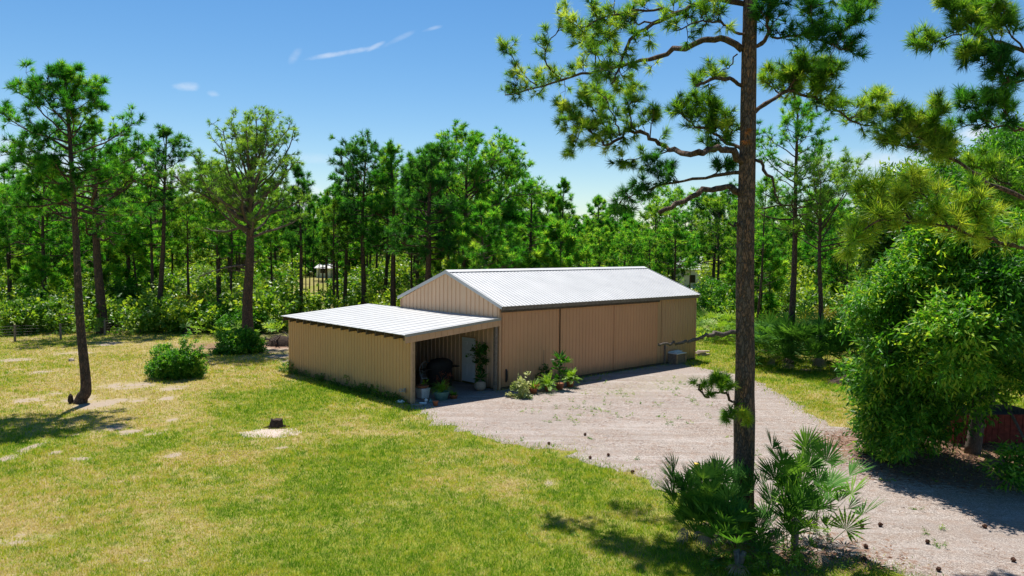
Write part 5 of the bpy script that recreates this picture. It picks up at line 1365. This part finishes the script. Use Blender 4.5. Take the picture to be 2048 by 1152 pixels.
def strap_leaves(rng, n, L_, w, up=1.0, base=(0, 0, 0), tint=.5, arch=.6, r=.04):
    """arching strap leaves: 3-segment ribbons"""
    V = []; F = []; T = []
    for k in range(n):
        a = rng.uniform(0, 6.28); l = L_ * rng.uniform(.6, 1.1); d = np.array([math.cos(a), math.sin(a), 0]); s = np.array([-d[1], d[0], 0]) * w * .5; p = np.asarray(base) + d * r * rng.uniform(); el = rng.uniform(.5, 1.4) * up
        pts = [p]; e = min(el, 1.5)
        for j in range(4): pts.append(pts[-1] + (d * math.cos(e) + np.array([0, 0, math.sin(e)])) * l / 4); e -= arch * rng.uniform(.5, 1.1)
        b = len(V)
        for j, q in enumerate(pts): ww = s * (1, 1.2, 1, .7, .08)[j]; V += [q - ww, q + ww]
        for j in range(4): F.append((b + 2 * j, b + 2 * j + 1, b + 2 * j + 3, b + 2 * j + 2)); T.append(np.clip(tint + rng.normal(0, .15), 0, 1))
    return np.array(V), np.array(F), np.array(T)


def plant(name, c, label, potspec, foliage, cat='potted plant', group=None, rz=0):
    root = empty(name, c, rz, label, cat, group)
    if potspec: pot(root, *potspec)
    for (V, F, t, mt) in foliage: mesh_np('foliage', V, F, M[mt], root, tint=t)
    return root


rng = np.random.default_rng(88)
# by the sliding door, left to right
V, F, t = blob_leaves(rng, [((0, 0, .28), (.26, .22, .22)), ((.02, 0, .55), (.15, .14, .16)), ((.1, 0, .85), (.06, .06, .16)), ((-.2, 0, .15), (.18, .15, .12)), ((.2, -.05, .2), (.15, .15, .15))], 4200, .10, .06, .6)
plant('variegated_shrub', gnd(1042, 795), 'cream and green variegated shrub beside the sliding door handle', None, [(V, F, t, 'leaf_cream')], 'plant')
V, F, t = strap_leaves(rng, 46, .62, .035, 1.0, (0, 0, .18), .5, .25)
V2, F2, t2 = blob_leaves(rng, [((0, 0, .22), (.2, .2, .12))], 3000, .07, .04, .5)
plant('spiky_plant', gnd(1067, 787), 'spiky aloe-like plant with reddish base between the variegated shrub and the lime fern', (tapered(.12, .17, .2), 'terracotta'), [(V, F, t, 'palm_sun'), (V2, F2, t2, 'leaf_red')])
def frondy(rng, n, L_, tint, mt, base=(0, 0, .2)):
    V = []; F = []; T = []; b = 0
    for k in range(n):
        a = rng.uniform(0, 6.28); el = rng.uniform(.4, 1.45); p = np.asarray(base, float); l = L_ * rng.uniform(.6, 1.1); d = np.array([math.cos(a) * math.cos(el), math.sin(a) * math.cos(el), math.sin(el)])
        s = unit(np.cross(d, [0, 0, 1.])); q = p.copy()
        for j in range(10):
            q = q + d * l / 10; d = unit(d + np.array([0, 0, -.12])); w = .10 * math.sin((j + 1) / 11 * 3.14) + .03
            for sg in (-1, 1):
                V += [q, q + d * .035 + s * sg * w * .5 + np.array([0, 0, rng.uniform(-.02, .02)]), q + s * sg * w + d * .03, q - d * .02 + s * sg * w * .4]; F.append((b, b + 1, b + 2, b + 3)); b += 4; T.append(np.clip(tint + rng.normal(0, .15), 0, 1))
    return np.array(V), np.array(F), np.array(T), mt
plant('lime_fern', gnd(1096, 783), 'lime green bird-nest fern left of the tall broad-leaved plant', (tapered(.11, .15, .2), 'terracotta'), [frondy(rng, 34, .72, .6, 'leaf_lime')])
plant('lime_fern', gnd(1140, 774), 'bushy lime green fern right of the tall broad-leaved plant', (tapered(.13, .17, .22), 'terracotta'), [frondy(rng, 44, .62, .6, 'leaf_lime', (0, 0, .3))])
# tall plant
V = []; 
L_ = []
def broad(rng, c, n, size, wid, tint):
    a = rng.uniform(0, 6.28, n); el = rng.uniform(-.3, 1.2, n); Dd = np.stack([np.cos(a) * np.cos(el), np.sin(a) * np.cos(el), np.sin(el)], 1)
    return leaves(np.repeat(np.array([c], float), n, 0) + Dd * .04, Dd, size, wid, rng, np.clip(tint + rng.normal(0, .15, n), 0, 1), .15)
def join(parts):
    V = []; F = []; T = []; n = 0
    for v, f, t in parts: V.append(v); F.append(f + n); T.append(t); n += len(v)
    return np.concatenate(V), np.concatenate(F), np.concatenate(T)
J = join([broad(rng, (0, 0, 1.35), 26, .42, .12, .2), broad(rng, (.22, 0, 1.15), 16, .38, .12, .75), broad(rng, (-.12, .05, .95), 20, .36, .12, .25), broad(rng, (.1, -.1, .75), 20, .34, .12, .4), broad(rng, (0, -.05, .5), 20, .3, .1, .3)])
tp_ = plant('broad_leaved_plant', gnd(1119, 779), 'tallest plant by the sliding doors, with long dark glossy leaves', (tapered(.14, .19, .25), 'terracotta'), [(*J, 'leaf')])
mb = MB(); mb.tube([(0, 0, .2), (.02, 0, .8), (0, 0, 1.35)], [.02, .018, .012], 6); mb.tube([(0.02, 0, .4), (.15, 0, .8), (.22, 0, 1.15)], [.015, .012, .01], 6); mb.build('stem', M['wood_old'], tp_)
V, F, t = blob_leaves(rng, [((0, 0, .4), (.3, .25, .35))], 2600, .1, .06, .15)
plant('dark_bush', gnd(1082, 770) + np.array([.05, .25, 0]), 'small dark bush in shade behind the spiky plant', None, [(V, F, t, 'leaf')], 'plant')
mb = MB(); c = loc(2.6, -.13); mb.tube([(0, 0, .3), (0, 0, 1.55)], [.012, .010], 5); mb.box(-.02, .02, -.02, .02, .0, .3)
tag(mb.build('garden_stake', M['wood_old']), 'thin upright garden stake leaning at the sliding door above the spiky plant', 'stake').location = tuple(c)
# low weeds along the doors and on the gravel
rng = np.random.default_rng(99); lumps = []
for i in range(34):
    c = gnd(rng.uniform(1010, 1180), 0 or 0 + 790) if False else loc(rng.uniform(.3, 5.6), rng.uniform(-1.3, -.55)); lumps.append(((c[0], c[1], .05), (.12, .12, .07)))
for i in range(70):
    c = gnd(rng.uniform(1050, 1420), rng.uniform(755, 850)); lumps.append(((c[0], c[1], .03), (.10, .10, .04)))
for i in range(60):
    c = gnd(rng.uniform(950, 1900), rng.uniform(870, 1140)); lumps.append(((c[0], c[1], .02), (.08, .08, .03)))
V, F, t = blob_leaves(rng, lumps, 900, .05, .02, .6, cl=14)
tag(mesh_np('gravel_weeds', V, F, M['leaf_shrub'], tint=t), 'sparse weeds sprouting through the gravel', 'weeds', kind='stuff')
# weeds at the foot of the lean-to wall
lumps = []
for i in range(70):
    c = loc(-LL - rng.uniform(.05, .3), rng.uniform(.2, LD + .4)); s = rng.uniform(.06, .16); lumps.append(((c[0], c[1], s * .6), (s, s, s)))
for y_ in (10.3, 10.0, 2.9, 3.1, 4.6, 1.9):
    c = loc(-LL - .15, y_); lumps.append(((c[0], c[1], .22), (.22, .22, .25)))
V, F, t = blob_leaves(rng, lumps, 1500, .07, .04, .3, cl=14)
tag(mesh_np('wall_weeds', V, F, M['leaf_shrub'], tint=t), 'weeds and creeper along the foot of the lean-to wall', 'weeds', kind='stuff')

# in the mouth of the lean-to
c = gnd(960, 781)
J = join([broad(rng, (0, 0, .5), 30, .3, .09, .2), broad(rng, (.03, 0, .65), 18, .3, .09, .3)])
plant('round_pot_plant', c, 'dark green plant in a round stone pot right of the white door', ([(0, .01), (.15, 0), (.25, .12), (.27, .25), (.23, .38), (.25, .42), (.22, .42), (.2, .34), (0, .34)], 'stone_pot'), [(*J, 'leaf')])
# vine hanging beside the door
root = empty('hanging_vine', loc(-.3, .75, 0), 0, 'dark leafy vine climbing a stake behind the round stone pot', 'plant')
V, F, t = blob_leaves(rng, [((0, 0, 1.85), (.16, .14, .2)), ((-.1, .1, 1.5), (.14, .14, .16)), ((-.32, .1, 1.55), (.18, .12, .14)), ((-.05, .1, 1.1), (.16, .15, .3))], 3200, .1, .06, .2); mesh_np('foliage', V, F, M['leaf'], root, tint=t)
mb = MB(); mb.tube([(0, .1, 0), (-.08, .1, 1.1), (0, .05, 1.9)], [.015, .012, .01], 5); mb.build('stem', M['wood_old'], root)
# grassy plant in teal pot
c = gnd(877, 800); V, F, t = strap_leaves(rng, 120, .75, .03, 1.1, (0, 0, .3), .6, .55)
plant('grassy_plant', c + np.array([.1, .1, 0]), 'grassy plant with arching strap leaves in a wide teal tub', ([(0, .01), (.24, 0), (.33, .32), (.35, .34), (.31, .34), (.29, .28), (0, .28)], 'teal'), [(V, F, t, 'leaf_lime')])
# red foliage plant behind
V, F, t = blob_leaves(rng, [((0, 0, .6), (.22, .2, .18)), ((.25, 0, .75), (.13, .13, .15)), ((-.2, 0, .48), (.16, .15, .14))], 1100, .11, .05, .25)
rp_ = plant('red_leaved_plant', gnd(885, 787) + np.array([0, .2, 0]), 'straggly red-brown leaved plant behind the teal tub', (tapered(.16, .22, .32), 'terracotta'), [(V, F, t, 'leaf_red')])
# white square planter
c = gnd(845, 797); root = empty('white_planter', c + np.array([0, .1, 0]), PHI, 'white planter with a clay dish and seedling just inside the lean-to post', 'planter')
mb = MB(); mb.add([(-.17, -.17, .02), (.17, -.17, .02), (.17, .17, .02), (-.17, .17, .02), (-.22, -.22, .42), (.22, -.22, .42), (.22, .22, .42), (-.22, .22, .42)], [(3, 2, 1, 0), (0, 1, 5, 4), (1, 2, 6, 5), (2, 3, 7, 6), (3, 0, 4, 7), (4, 5, 6, 7)]); mb.build('pot', M['white_plastic'], root)
mb = MB(); mb.lathe([(0, .43), (.2, .43), (.27, .52), (.25, .53), (0, .48)], n=14); mb.build('dish', M['terracotta'], root, True)
V, F, t = broad(rng, (.1, 0, .6), 14, .16, .08, .6); mesh_np('foliage', V, F, M['leaf_lime'], root, tint=t)
# clay pots and green gourd
for (px, py, s, lab, g_) in ((871, 812, .9, 'small clay pot in front of the teal tub', 0), (893, 795, 1.0, 'clay pot beside the flat green succulent', 0)):
    pot(empty('clay_pot', gnd(px, py), 0, lab, 'pot'), [(a * s, b * s) for a, b in tapered(.09, .12, .2)], 'terracotta')
V, F, t = strap_leaves(rng, 50, .3, .06, .8, (0, 0, .12), .5, .3)
plant('succulent', gnd(907, 797), 'flat pale green succulent rosette on the gravel inside the lean-to', (tapered(.13, .17, .12), 'terracotta'), [(V, F, t, 'leaf_lime')])
# cast bench/chair and covered grill deep in shade
c = gnd(850, 783) + np.array([-.05, 1.0, 0]); root = empty('ornate_chair', c, PHI - .5, 'pale ornate cast-metal garden chair in the shade of the lean-to', 'chair')
mb = MB(); mb.box(-.24, .24, -.22, .22, .42, .45); mb.build('seat', M['silver'], root)
for (x, y) in ((-.22, -.2), (.22, -.2), (-.22, .2), (.22, .2)):
    mb = MB(); mb.tube([(x, y, .42), (x * 1.1, y * 1.1, .2), (x * 1.2, y * 1.25, 0)], [.018, .016, .02], 6); mb.build('leg', M['silver'], root)
mb = MB(); mb.tube(smooth_path([(-.24, .22, .45), (-.27, .27, .8), (-.15, .3, 1.02), (0, .31, 1.08), (.15, .3, 1.02), (.27, .27, .8), (.24, .22, .45)], 24), .02, 6)
for k in range(5):
    x = -.16 + k * .08; mb.tube([(x, .23, .45), (x * .8, .28, .8), (x * .9, .3, 1.0)], .012, 5)
for s in (-1, 1):
    a = np.linspace(0, 5.5, 16); mb.tube(np.stack([s * .1 + .075 * np.cos(a), .275 + 0 * a, .72 + .075 * np.sin(a)], 1), .01, 5)
mb.build('backrest', M['silver'], root)
for s in (-1, 1):
    mb = MB(); mb.tube(smooth_path([(s * .26, .24, .7), (s * .28, 0, .7), (s * .27, -.2, .62), (s * .24, -.2, .44)], 12), .017, 6); mb.build('armrest', M['silver'], root)
c = gnd(868, 782) + np.array([.15, 1.1, 0]); root = empty('covered_grill', c, PHI, 'black covered grill behind the ornate chair', 'grill')
mb = MB(); prof = [(.42, 0), (.44, .3), (.42, .75), (.46, .85), (.44, 1.05), (.33, 1.2), (.12, 1.27), (0, 1.28)]; mb.lathe(prof, n=18, sx=1.5, sy=.8); mb.build('cover', M['cloth_black'], root, True)
for s_ in (-1, 1):
    mb = MB(); mb.box(min(s_ * .6, s_ * .95), max(s_ * .6, s_ * .95), -.2, .2, .82, .86); mb.build('side_shelf', M['black'], root)
# clutter of small things at the post
cl = [(852, 804, 'jar', .07, .16, 'white_plastic', 'white plastic jug lying at the lean-to mouth'), (861, 806, 'jar', .06, .15, 'teal', 'small greenish bottle beside the white jug'), (846, 808, 'tray', .14, .05, 'white_plastic', 'crumpled white tray at the foot of the lean-to post'),
      (835, 812, 'tray', .16, .06, 'stone_pot', 'flattened tan sack of rubble at the lean-to corner')]
for (px, py, nm, r0, h, mt, lab) in cl:
    root = empty({'jar': 'plastic_bottle', 'tray': 'tray'}[nm], gnd(px, py), rng.uniform(0, 3), lab, {'jar': 'bottle', 'tray': 'tray'}[nm])
    mb = MB()
    if nm == 'jar': mb.lathe([(0, 0), (r0, .0), (r0, h * .7), (r0 * .35, h * .9), (r0 * .35, h), (0, h)], n=12); mb.build('bottle_body', M[mt], root, True); mb = MB(); mb.lathe([(0, h), (r0 * .4, h), (r0 * .4, h + .025), (0, h + .025)], n=10); mb.build('cap', M['teal'], root, True)
    else: mb.lathe([(0, .01), (r0, 0), (r0 * 1.2, h), (r0 * 1.15, h), (r0 * .95, .02), (0, .02)], n=9, sy=.7); mb.build('tray_body', M[mt], root)
# items outside the lean-to wall
c = loc(-LL - .22, .35); root = empty('hose_reel', c, PHI, 'small grey metal bracket on the lean-to wall above the litter', 'hose reel')
mb = MB(); a = np.linspace(0, 6.28, 18); mb.tube(np.stack([.1 * 0 * a, .16 * np.cos(a), .52 + .05 * np.sin(a)], 1), .014, 5); mb.tube([(.2, 0, .5), (0, 0, .5)], .015, 6); mb.build('ring', M['grey_metal'], root)
mb = MB(); mb.box(.14, .19, -.05, .05, .42, .58); mb.build('bracket', M['grey_metal'], root)
c = gnd(800, 806); mb = MB(); mb.lathe([(0, 0), (.16, .0), (.2, .06), (.12, .12), (0, .1)], n=8, sy=.6); o = mb.build('paper_sack', M['white_plastic']); o.location = tuple(c); tag(o, 'crumpled white sack on the grass by the lean-to wall', 'sack')

# pump box and post at the far end of the barn
c = gnd(1352, 728); root = empty('pump_box', c + np.array([.05, .2, 0]), PHI, 'weathered grey box with loose boards on top at the far end of the doors', 'box')
mb = MB(); mb.box(-.38, .38, -.3, .3, 0, .55)
mb.build('box_body', M['wood_old'], root)
mb = MB(); mb.box(-.42, .44, -.36, .34, .56, .60); mb.obox((.1, -.05, .64), (.4, .1, 0), (-.02, .07, 0), (0, 0, .02)); mb.obox((-.05, .12, .66), (.36, -.06, .03), (.01, .06, 0), (0, 0, .015)); mb.build('board', M['white_plastic'], root)
for (x, y) in ((-.4, -.32), (.4, -.32)):
    mb = MB(); mb.box(x - .04, x + .04, y - .03, y + .03, 0, .56); mb.build('leg', M['wood_post'], root)
c = gnd(1330, 729); mb = MB(); mb.box(-.045, .045, -.045, .045, 0, 1.12); root = empty('tap_post', c + np.array([0, .1, 0]), PHI, 'upright wooden tap post standing left of the weathered grey box', 'post'); mb.build('post', M['wood_old'], root)
mb = MB(); mb.tube([(0, -.045, .95), (0, -.12, .95), (0, -.14, .88)], .015, 6); mb.box(-.07, .07, -.03, .03, 1.12, 1.16); mb.build('tap', M['grey_metal'], root)
root = empty('board_pile', gnd(1398, 713) + np.array([.2, .2, 0]), .3, 'small pile of bleached boards and blocks on the grass behind the barn corner', 'pile')
rng = np.random.default_rng(6)
for k in range(5):
    mb = MB(); a = rng.uniform(-.5, .5); mb.obox((rng.uniform(-.15, .15), rng.uniform(-.1, .1), .04 + k * .06), (.35 * math.cos(a), .35 * math.sin(a), 0), (-.09 * math.sin(a), .09 * math.cos(a), 0), (0, 0, .028)); mb.build('board', M['sand'], root)

# yellow and black post in the palmettos
c = aty(1393, 990, 18.2) * np.array([1, 1, 0]); root = empty('marker_post', c, 0, 'short wooden post with yellow band and black top behind the left palmetto', 'post')
zt = aty(1393, 925, 18.2)[2]
mb = MB(); mb.box(-.06, .06, -.06, .06, 0, zt - .12); mb.build('post', M['wood_old'], root)
mb = MB(); mb.box(-.063, .02, -.064, .06, zt - .45, zt - .02); mb.build('yellow_band', M['yellow'], root)
mb = MB(); mb.box(.022, .066, -.066, .063, zt - .14, zt); mb.build('black_cap', M['black'], root)

# stump in its sand patch
c = gnd(553, 856); root = empty('tree_stump', c, .3, 'small black charred stump in a patch of bare sand on the lawn', 'stump')
mb = MB(); rng = np.random.default_rng(2)
n = 12; V = []; F = []
for j, (rr, z) in enumerate(((.24, 0), (.2, .12), (.19, .26), (.17, .30))):
    for k in range(n): a = 6.283 * k / n; q = rr * (1 + rng.uniform(-.16, .16)); V.append((q * math.cos(a) * 1.15, q * math.sin(a) * .8, z + rng.uniform(-.02, .04) * (j > 1)))
for j in range(3):
    for k in range(n): F.append((j * n + k, j * n + (k + 1) % n, (j + 1) * n + (k + 1) % n, (j + 1) * n + k))
F.append(tuple(3 * n + k for k in range(n))); mb.add(V, F); mb.build('stump_wood', M['soil'], root)
for k in range(5):
    mb = MB(); a = k * 1.3; mb.tube([(.15 * math.cos(a), .12 * math.sin(a), .08), (.32 * math.cos(a), .25 * math.sin(a), .03), (.45 * math.cos(a + .3), .36 * math.sin(a + .3), .01)], [.05, .035, .015], 6); mb.build('root', M['soil'], root)


def mound(name, c, rx, ry, h, mat, seed, label, cat, kind='structure', thr=.14):
    rng = np.random.default_rng(seed); n = 44; u = np.linspace(-1, 1, n); U, W = np.meshgrid(u, u); R = np.sqrt(U ** 2 + W ** 2); nn = fbm(U * 2.2 + seed, W * 2.2, seed); n2 = fbm(U * 9, W * 9, seed + 3)
    z = h * (np.clip(1.15 - R ** 2 * (.5 + 1.6 * nn), -.25, 1) - .55 * n2 * R ** .5)
    keep = (z > -.004)
    V = np.stack([U * rx * 1.3, W * ry * 1.3, np.maximum(z, -.02)], -1).reshape(-1, 3); i = (np.arange(n - 1)[:, None] * n + np.arange(n - 1)).ravel()
    F = np.stack([i, i + 1, i + n + 1, i + n], 1); kp = keep.ravel(); F = F[kp[F].any(1)]
    o = mesh_np(name, V, F, M[mat], smooth=True); o.location = tuple(c); return tag(o, label, cat, kind=kind)


mound('sand_patch', gnd(543, 866), .95, .62, .045, 'sand', 4, 'bare pale sand around the charred stump', 'sand')
mound('earth_mound', gnd(1712, 770) + np.array([.3, .6, 0]), 1.3, .8, .42, 'litter_soil' if 'litter_soil' in M else 'soil', 5, 'low brown earth mound beside the palmetto thicket', 'mound')
# brush pile next to lean-to
c = gnd(556, 694) + np.array([0, .8, 0]); root = empty('brush_pile', c, 0, 'dark heap of roots and branches behind the lean-to corner', 'brush pile'); rng = np.random.default_rng(12); mb = MB()
for k in range(70):
    a = rng.uniform(0, 6.28); r_ = rng.uniform(.2, 1.1); p = np.array([rng.normal(0, .4), rng.normal(0, .3), rng.uniform(.02, .5)]); d = np.array([math.cos(a), math.sin(a), rng.uniform(-.2, .45)]) * r_
    q = p + d; q[2] = max(q[2], .02); mb.tube([p, (p + q) / 2 + rng.normal(size=3) * .08, q], [rng.uniform(.03, .07), .035, .012], 5)
mb.build('branches', M['bark_pale'], root)
mb = MB(); mb.lathe([(1.0, 0), (.85, .25), (.5, .5), (.15, .6), (0, .6)], n=12, sy=.7); mb.build('root_mass', M['soil'], root, True)
# small stump/debris at far lawn
for (px, py, s, lab) in ((143, 722, .16, 'small grey rock on the dry lawn left of the slender pine'), (382, 668, .5, 'dark rotting stump at the fence left of the broad spreading pine')):
    rng = np.random.default_rng(int(px)); mb = MB(); V = []; F = []; n = 9
    for j, (rr, z) in enumerate(((1, 0), (.95, .35), (.7, .75), (.3, .95))):
        for k in range(n): a = 6.283 * k / n; q = rr * s * (1 + rng.uniform(-.2, .2)); V.append((q * math.cos(a), q * math.sin(a), z * s + rng.uniform(-.05, .05) * s * (j > 0)))
    for j in range(3):
        for k in range(n): F.append((j * n + k, j * n + (k + 1) % n, (j + 1) * n + (k + 1) % n, (j + 1) * n + k))
    F.append(tuple(3 * n + k for k in range(n))); mb.add(V, F); o = mb.build('rock' if s < .3 else 'rotten_stump', M['stone_pot' if s < .3 else 'soil']); o.location = tuple(gnd(px, py)); tag(o, lab, 'rock' if s < .3 else 'stump')

# pine cones
mb = MB()
prof = [(0, 0), (.03, .005), (.048, .03), (.05, .055), (.038, .09), (.018, .12), (0, .13)]
V = []; F = []; n = 12
for j, (rr, z) in enumerate(prof):
    for k in range(n): a = 6.283 * k / n; q = rr * (1.25 if (k + j) % 2 else .8); V.append((q * math.cos(a), q * math.sin(a), z))
for j in range(len(prof) - 1):
    for k in range(n): F.append((j * n + k, j * n + (k + 1) % n, (j + 1) * n + (k + 1) % n, (j + 1) * n + k))
mb.add(V, F); pc0 = mb.build('pine_cone', M['cone'])
tag(pc0, 'brown pine cone lying on the gravel drive', 'pine cone', 'pine cones on the drive')
for i, (px, py) in enumerate([(1180, 917), (1262, 947), (1172, 872), (1218, 912), (1756, 1053), (1726, 1057), (1858, 1087), (1724, 1121), (1731, 1098), (1974, 1057), (2023, 1122), (1874, 1144), (1100, 890)]):
    o = pc0 if i == 0 else pc0.copy()
    if i: COL.objects.link(o)
    c = gnd(px, py); o.location = (c[0], c[1], .045); o.rotation_euler = (1.45, random.Random(i).uniform(-.2, .2), i * 1.9); o.scale = (.85,) * 3

# ------------------------------------------------------------------ leaf litter, grass
rng = np.random.default_rng(55)
n = 60000; X = rng.uniform(1, 24, n); Yv = rng.uniform(12, 31, n); d_, s_, l_, f_ = fields(X, Yv); kp = l_ * (.6 + .8 * fbm(X * 1.3, Yv * 1.3, 4)) > rng.uniform(.25, 1.15, n)
X, Yv = X[kp], Yv[kp]; n = len(X); a = rng.uniform(0, 6.28, n); Dd = np.stack([np.cos(a), np.sin(a), rng.uniform(0, .25, n)], 1)
P = np.stack([X, Yv, np.full(n, .012)], 1); V, F, t = leaves(P, Dd, .10, .035, rng, rng.uniform(0, 1, n), 0.0); V[:, 2] = np.maximum(V[:, 2], .008)
n2 = 22000; X = rng.uniform(-1, 12, n2); Yv = rng.uniform(14, 36, n2); kp = inside(GRO, X, Yv); X, Yv = X[kp], Yv[kp]; n2 = len(X); a = rng.uniform(0, 6.28, n2)
cl_ = fbm(X * .9, Yv * .9, 44) > .55; X, Yv, a = X[cl_], Yv[cl_], a[cl_]; n2 = len(X)
V2, F2, t2 = leaves(np.stack([X, Yv, np.full(n2, .012)], 1), np.stack([np.cos(a), np.sin(a), np.zeros(n2)], 1), .16, .008, rng, rng.uniform(.2, 1, n2), 0.0); V2[:, 2] = np.maximum(V2[:, 2], .008)
V, F, t = join([(V, F, t), (V2, F2, t2)])
tag(mesh_np('leaf_litter', V, F, M['litter'], tint=t), 'brown fallen leaves and needles beneath the broadleaf tree', 'leaf litter', kind='stuff')


def grass(N, seed):
    rng = np.random.default_rng(seed)
    u = rng.uniform(0, 1, N); Y0, Y1 = 11.0, 54.; Yv = Y0 * (Y1 / Y0) ** (u ** .85)
    X = rng.uniform(-.86, .86, N) * Yv
    ok = ~inside(GRO, X + rng.normal(0, .28, N), Yv + rng.normal(0, .38, N))
    q = np.stack([X - A0[0], Yv - A0[1]], 1); lx = q @ E1[:2]; ly = q @ E2[:2]
    ok &= ~((lx > -4.62) & (lx < BL) & (ly > -.02) & (ly < BW)) & ~((lx > -4.62) & (lx < 0) & (ly > 0) & (ly < LD))
    ok &= ~((lx > .0) & (ly > 0))  # hidden behind the barn
    ok |= (lx > BL + .05) & ~inside(GRO, X, Yv)
    X, Yv = X[ok], Yv[ok]; dry, sand, lit, fl = fields(X, Yv)
    p = 1 - np.clip(sand * 1.15, 0, .9) - np.clip(lit * 1.0, 0, .95) - .35 * dry * (Yv > 24) - .5 * fl
    p *= .35 + 1.2 * fbm(X * 4, Yv * 4, 31)
    kp = rng.uniform(0, .95, len(X)) < p
    X, Yv, dry, fl = X[kp], Yv[kp], dry[kp], fl[kp]; n = len(X)
    sc = np.clip(Yv / 20, .8, 2.0)
    h = (.04 + .045 * fbm(X * 1.1, Yv * 1.1, 61) ** 1.5 + .02 * (1 - dry)) * rng.uniform(.5, 1.5, n) * (.75 + .25 * sc); w = .015 * sc * rng.uniform(.7, 1.4, n)
    a = rng.uniform(0, 6.28, n); b = rng.uniform(0, 6.28, n); ln = rng.uniform(.15, 1.1, n)
    V = np.zeros((n, 3, 3)); s = np.stack([np.cos(a), np.sin(a)], 1) * w[:, None] * .5
    V[:, 0, 0] = X - s[:, 0]; V[:, 0, 1] = Yv - s[:, 1]; V[:, 1, 0] = X + s[:, 0]; V[:, 1, 1] = Yv + s[:, 1]
    V[:, 2, 0] = X + np.cos(b) * h * ln; V[:, 2, 1] = Yv + np.sin(b) * h * ln; V[:, 2, 2] = h
    V[:, :2, 2] = .001
    t = np.clip(.12 + .6 * dry + rng.normal(0, .2, n) + .7 * (vnoise(X * 6, Yv * 6, 91) - .5) + .45 * (fbm(X * .8, Yv * .8, 71) - .5), 0, 1)
    return V.reshape(-1, 3), np.arange(n * 3).reshape(-1, 3), t


V, F, t = grass(1150000, 1)
tag(mesh_np('grass', V, F, M['grass'], tint=t), 'short green and straw-coloured lawn grass', 'grass', kind='stuff')
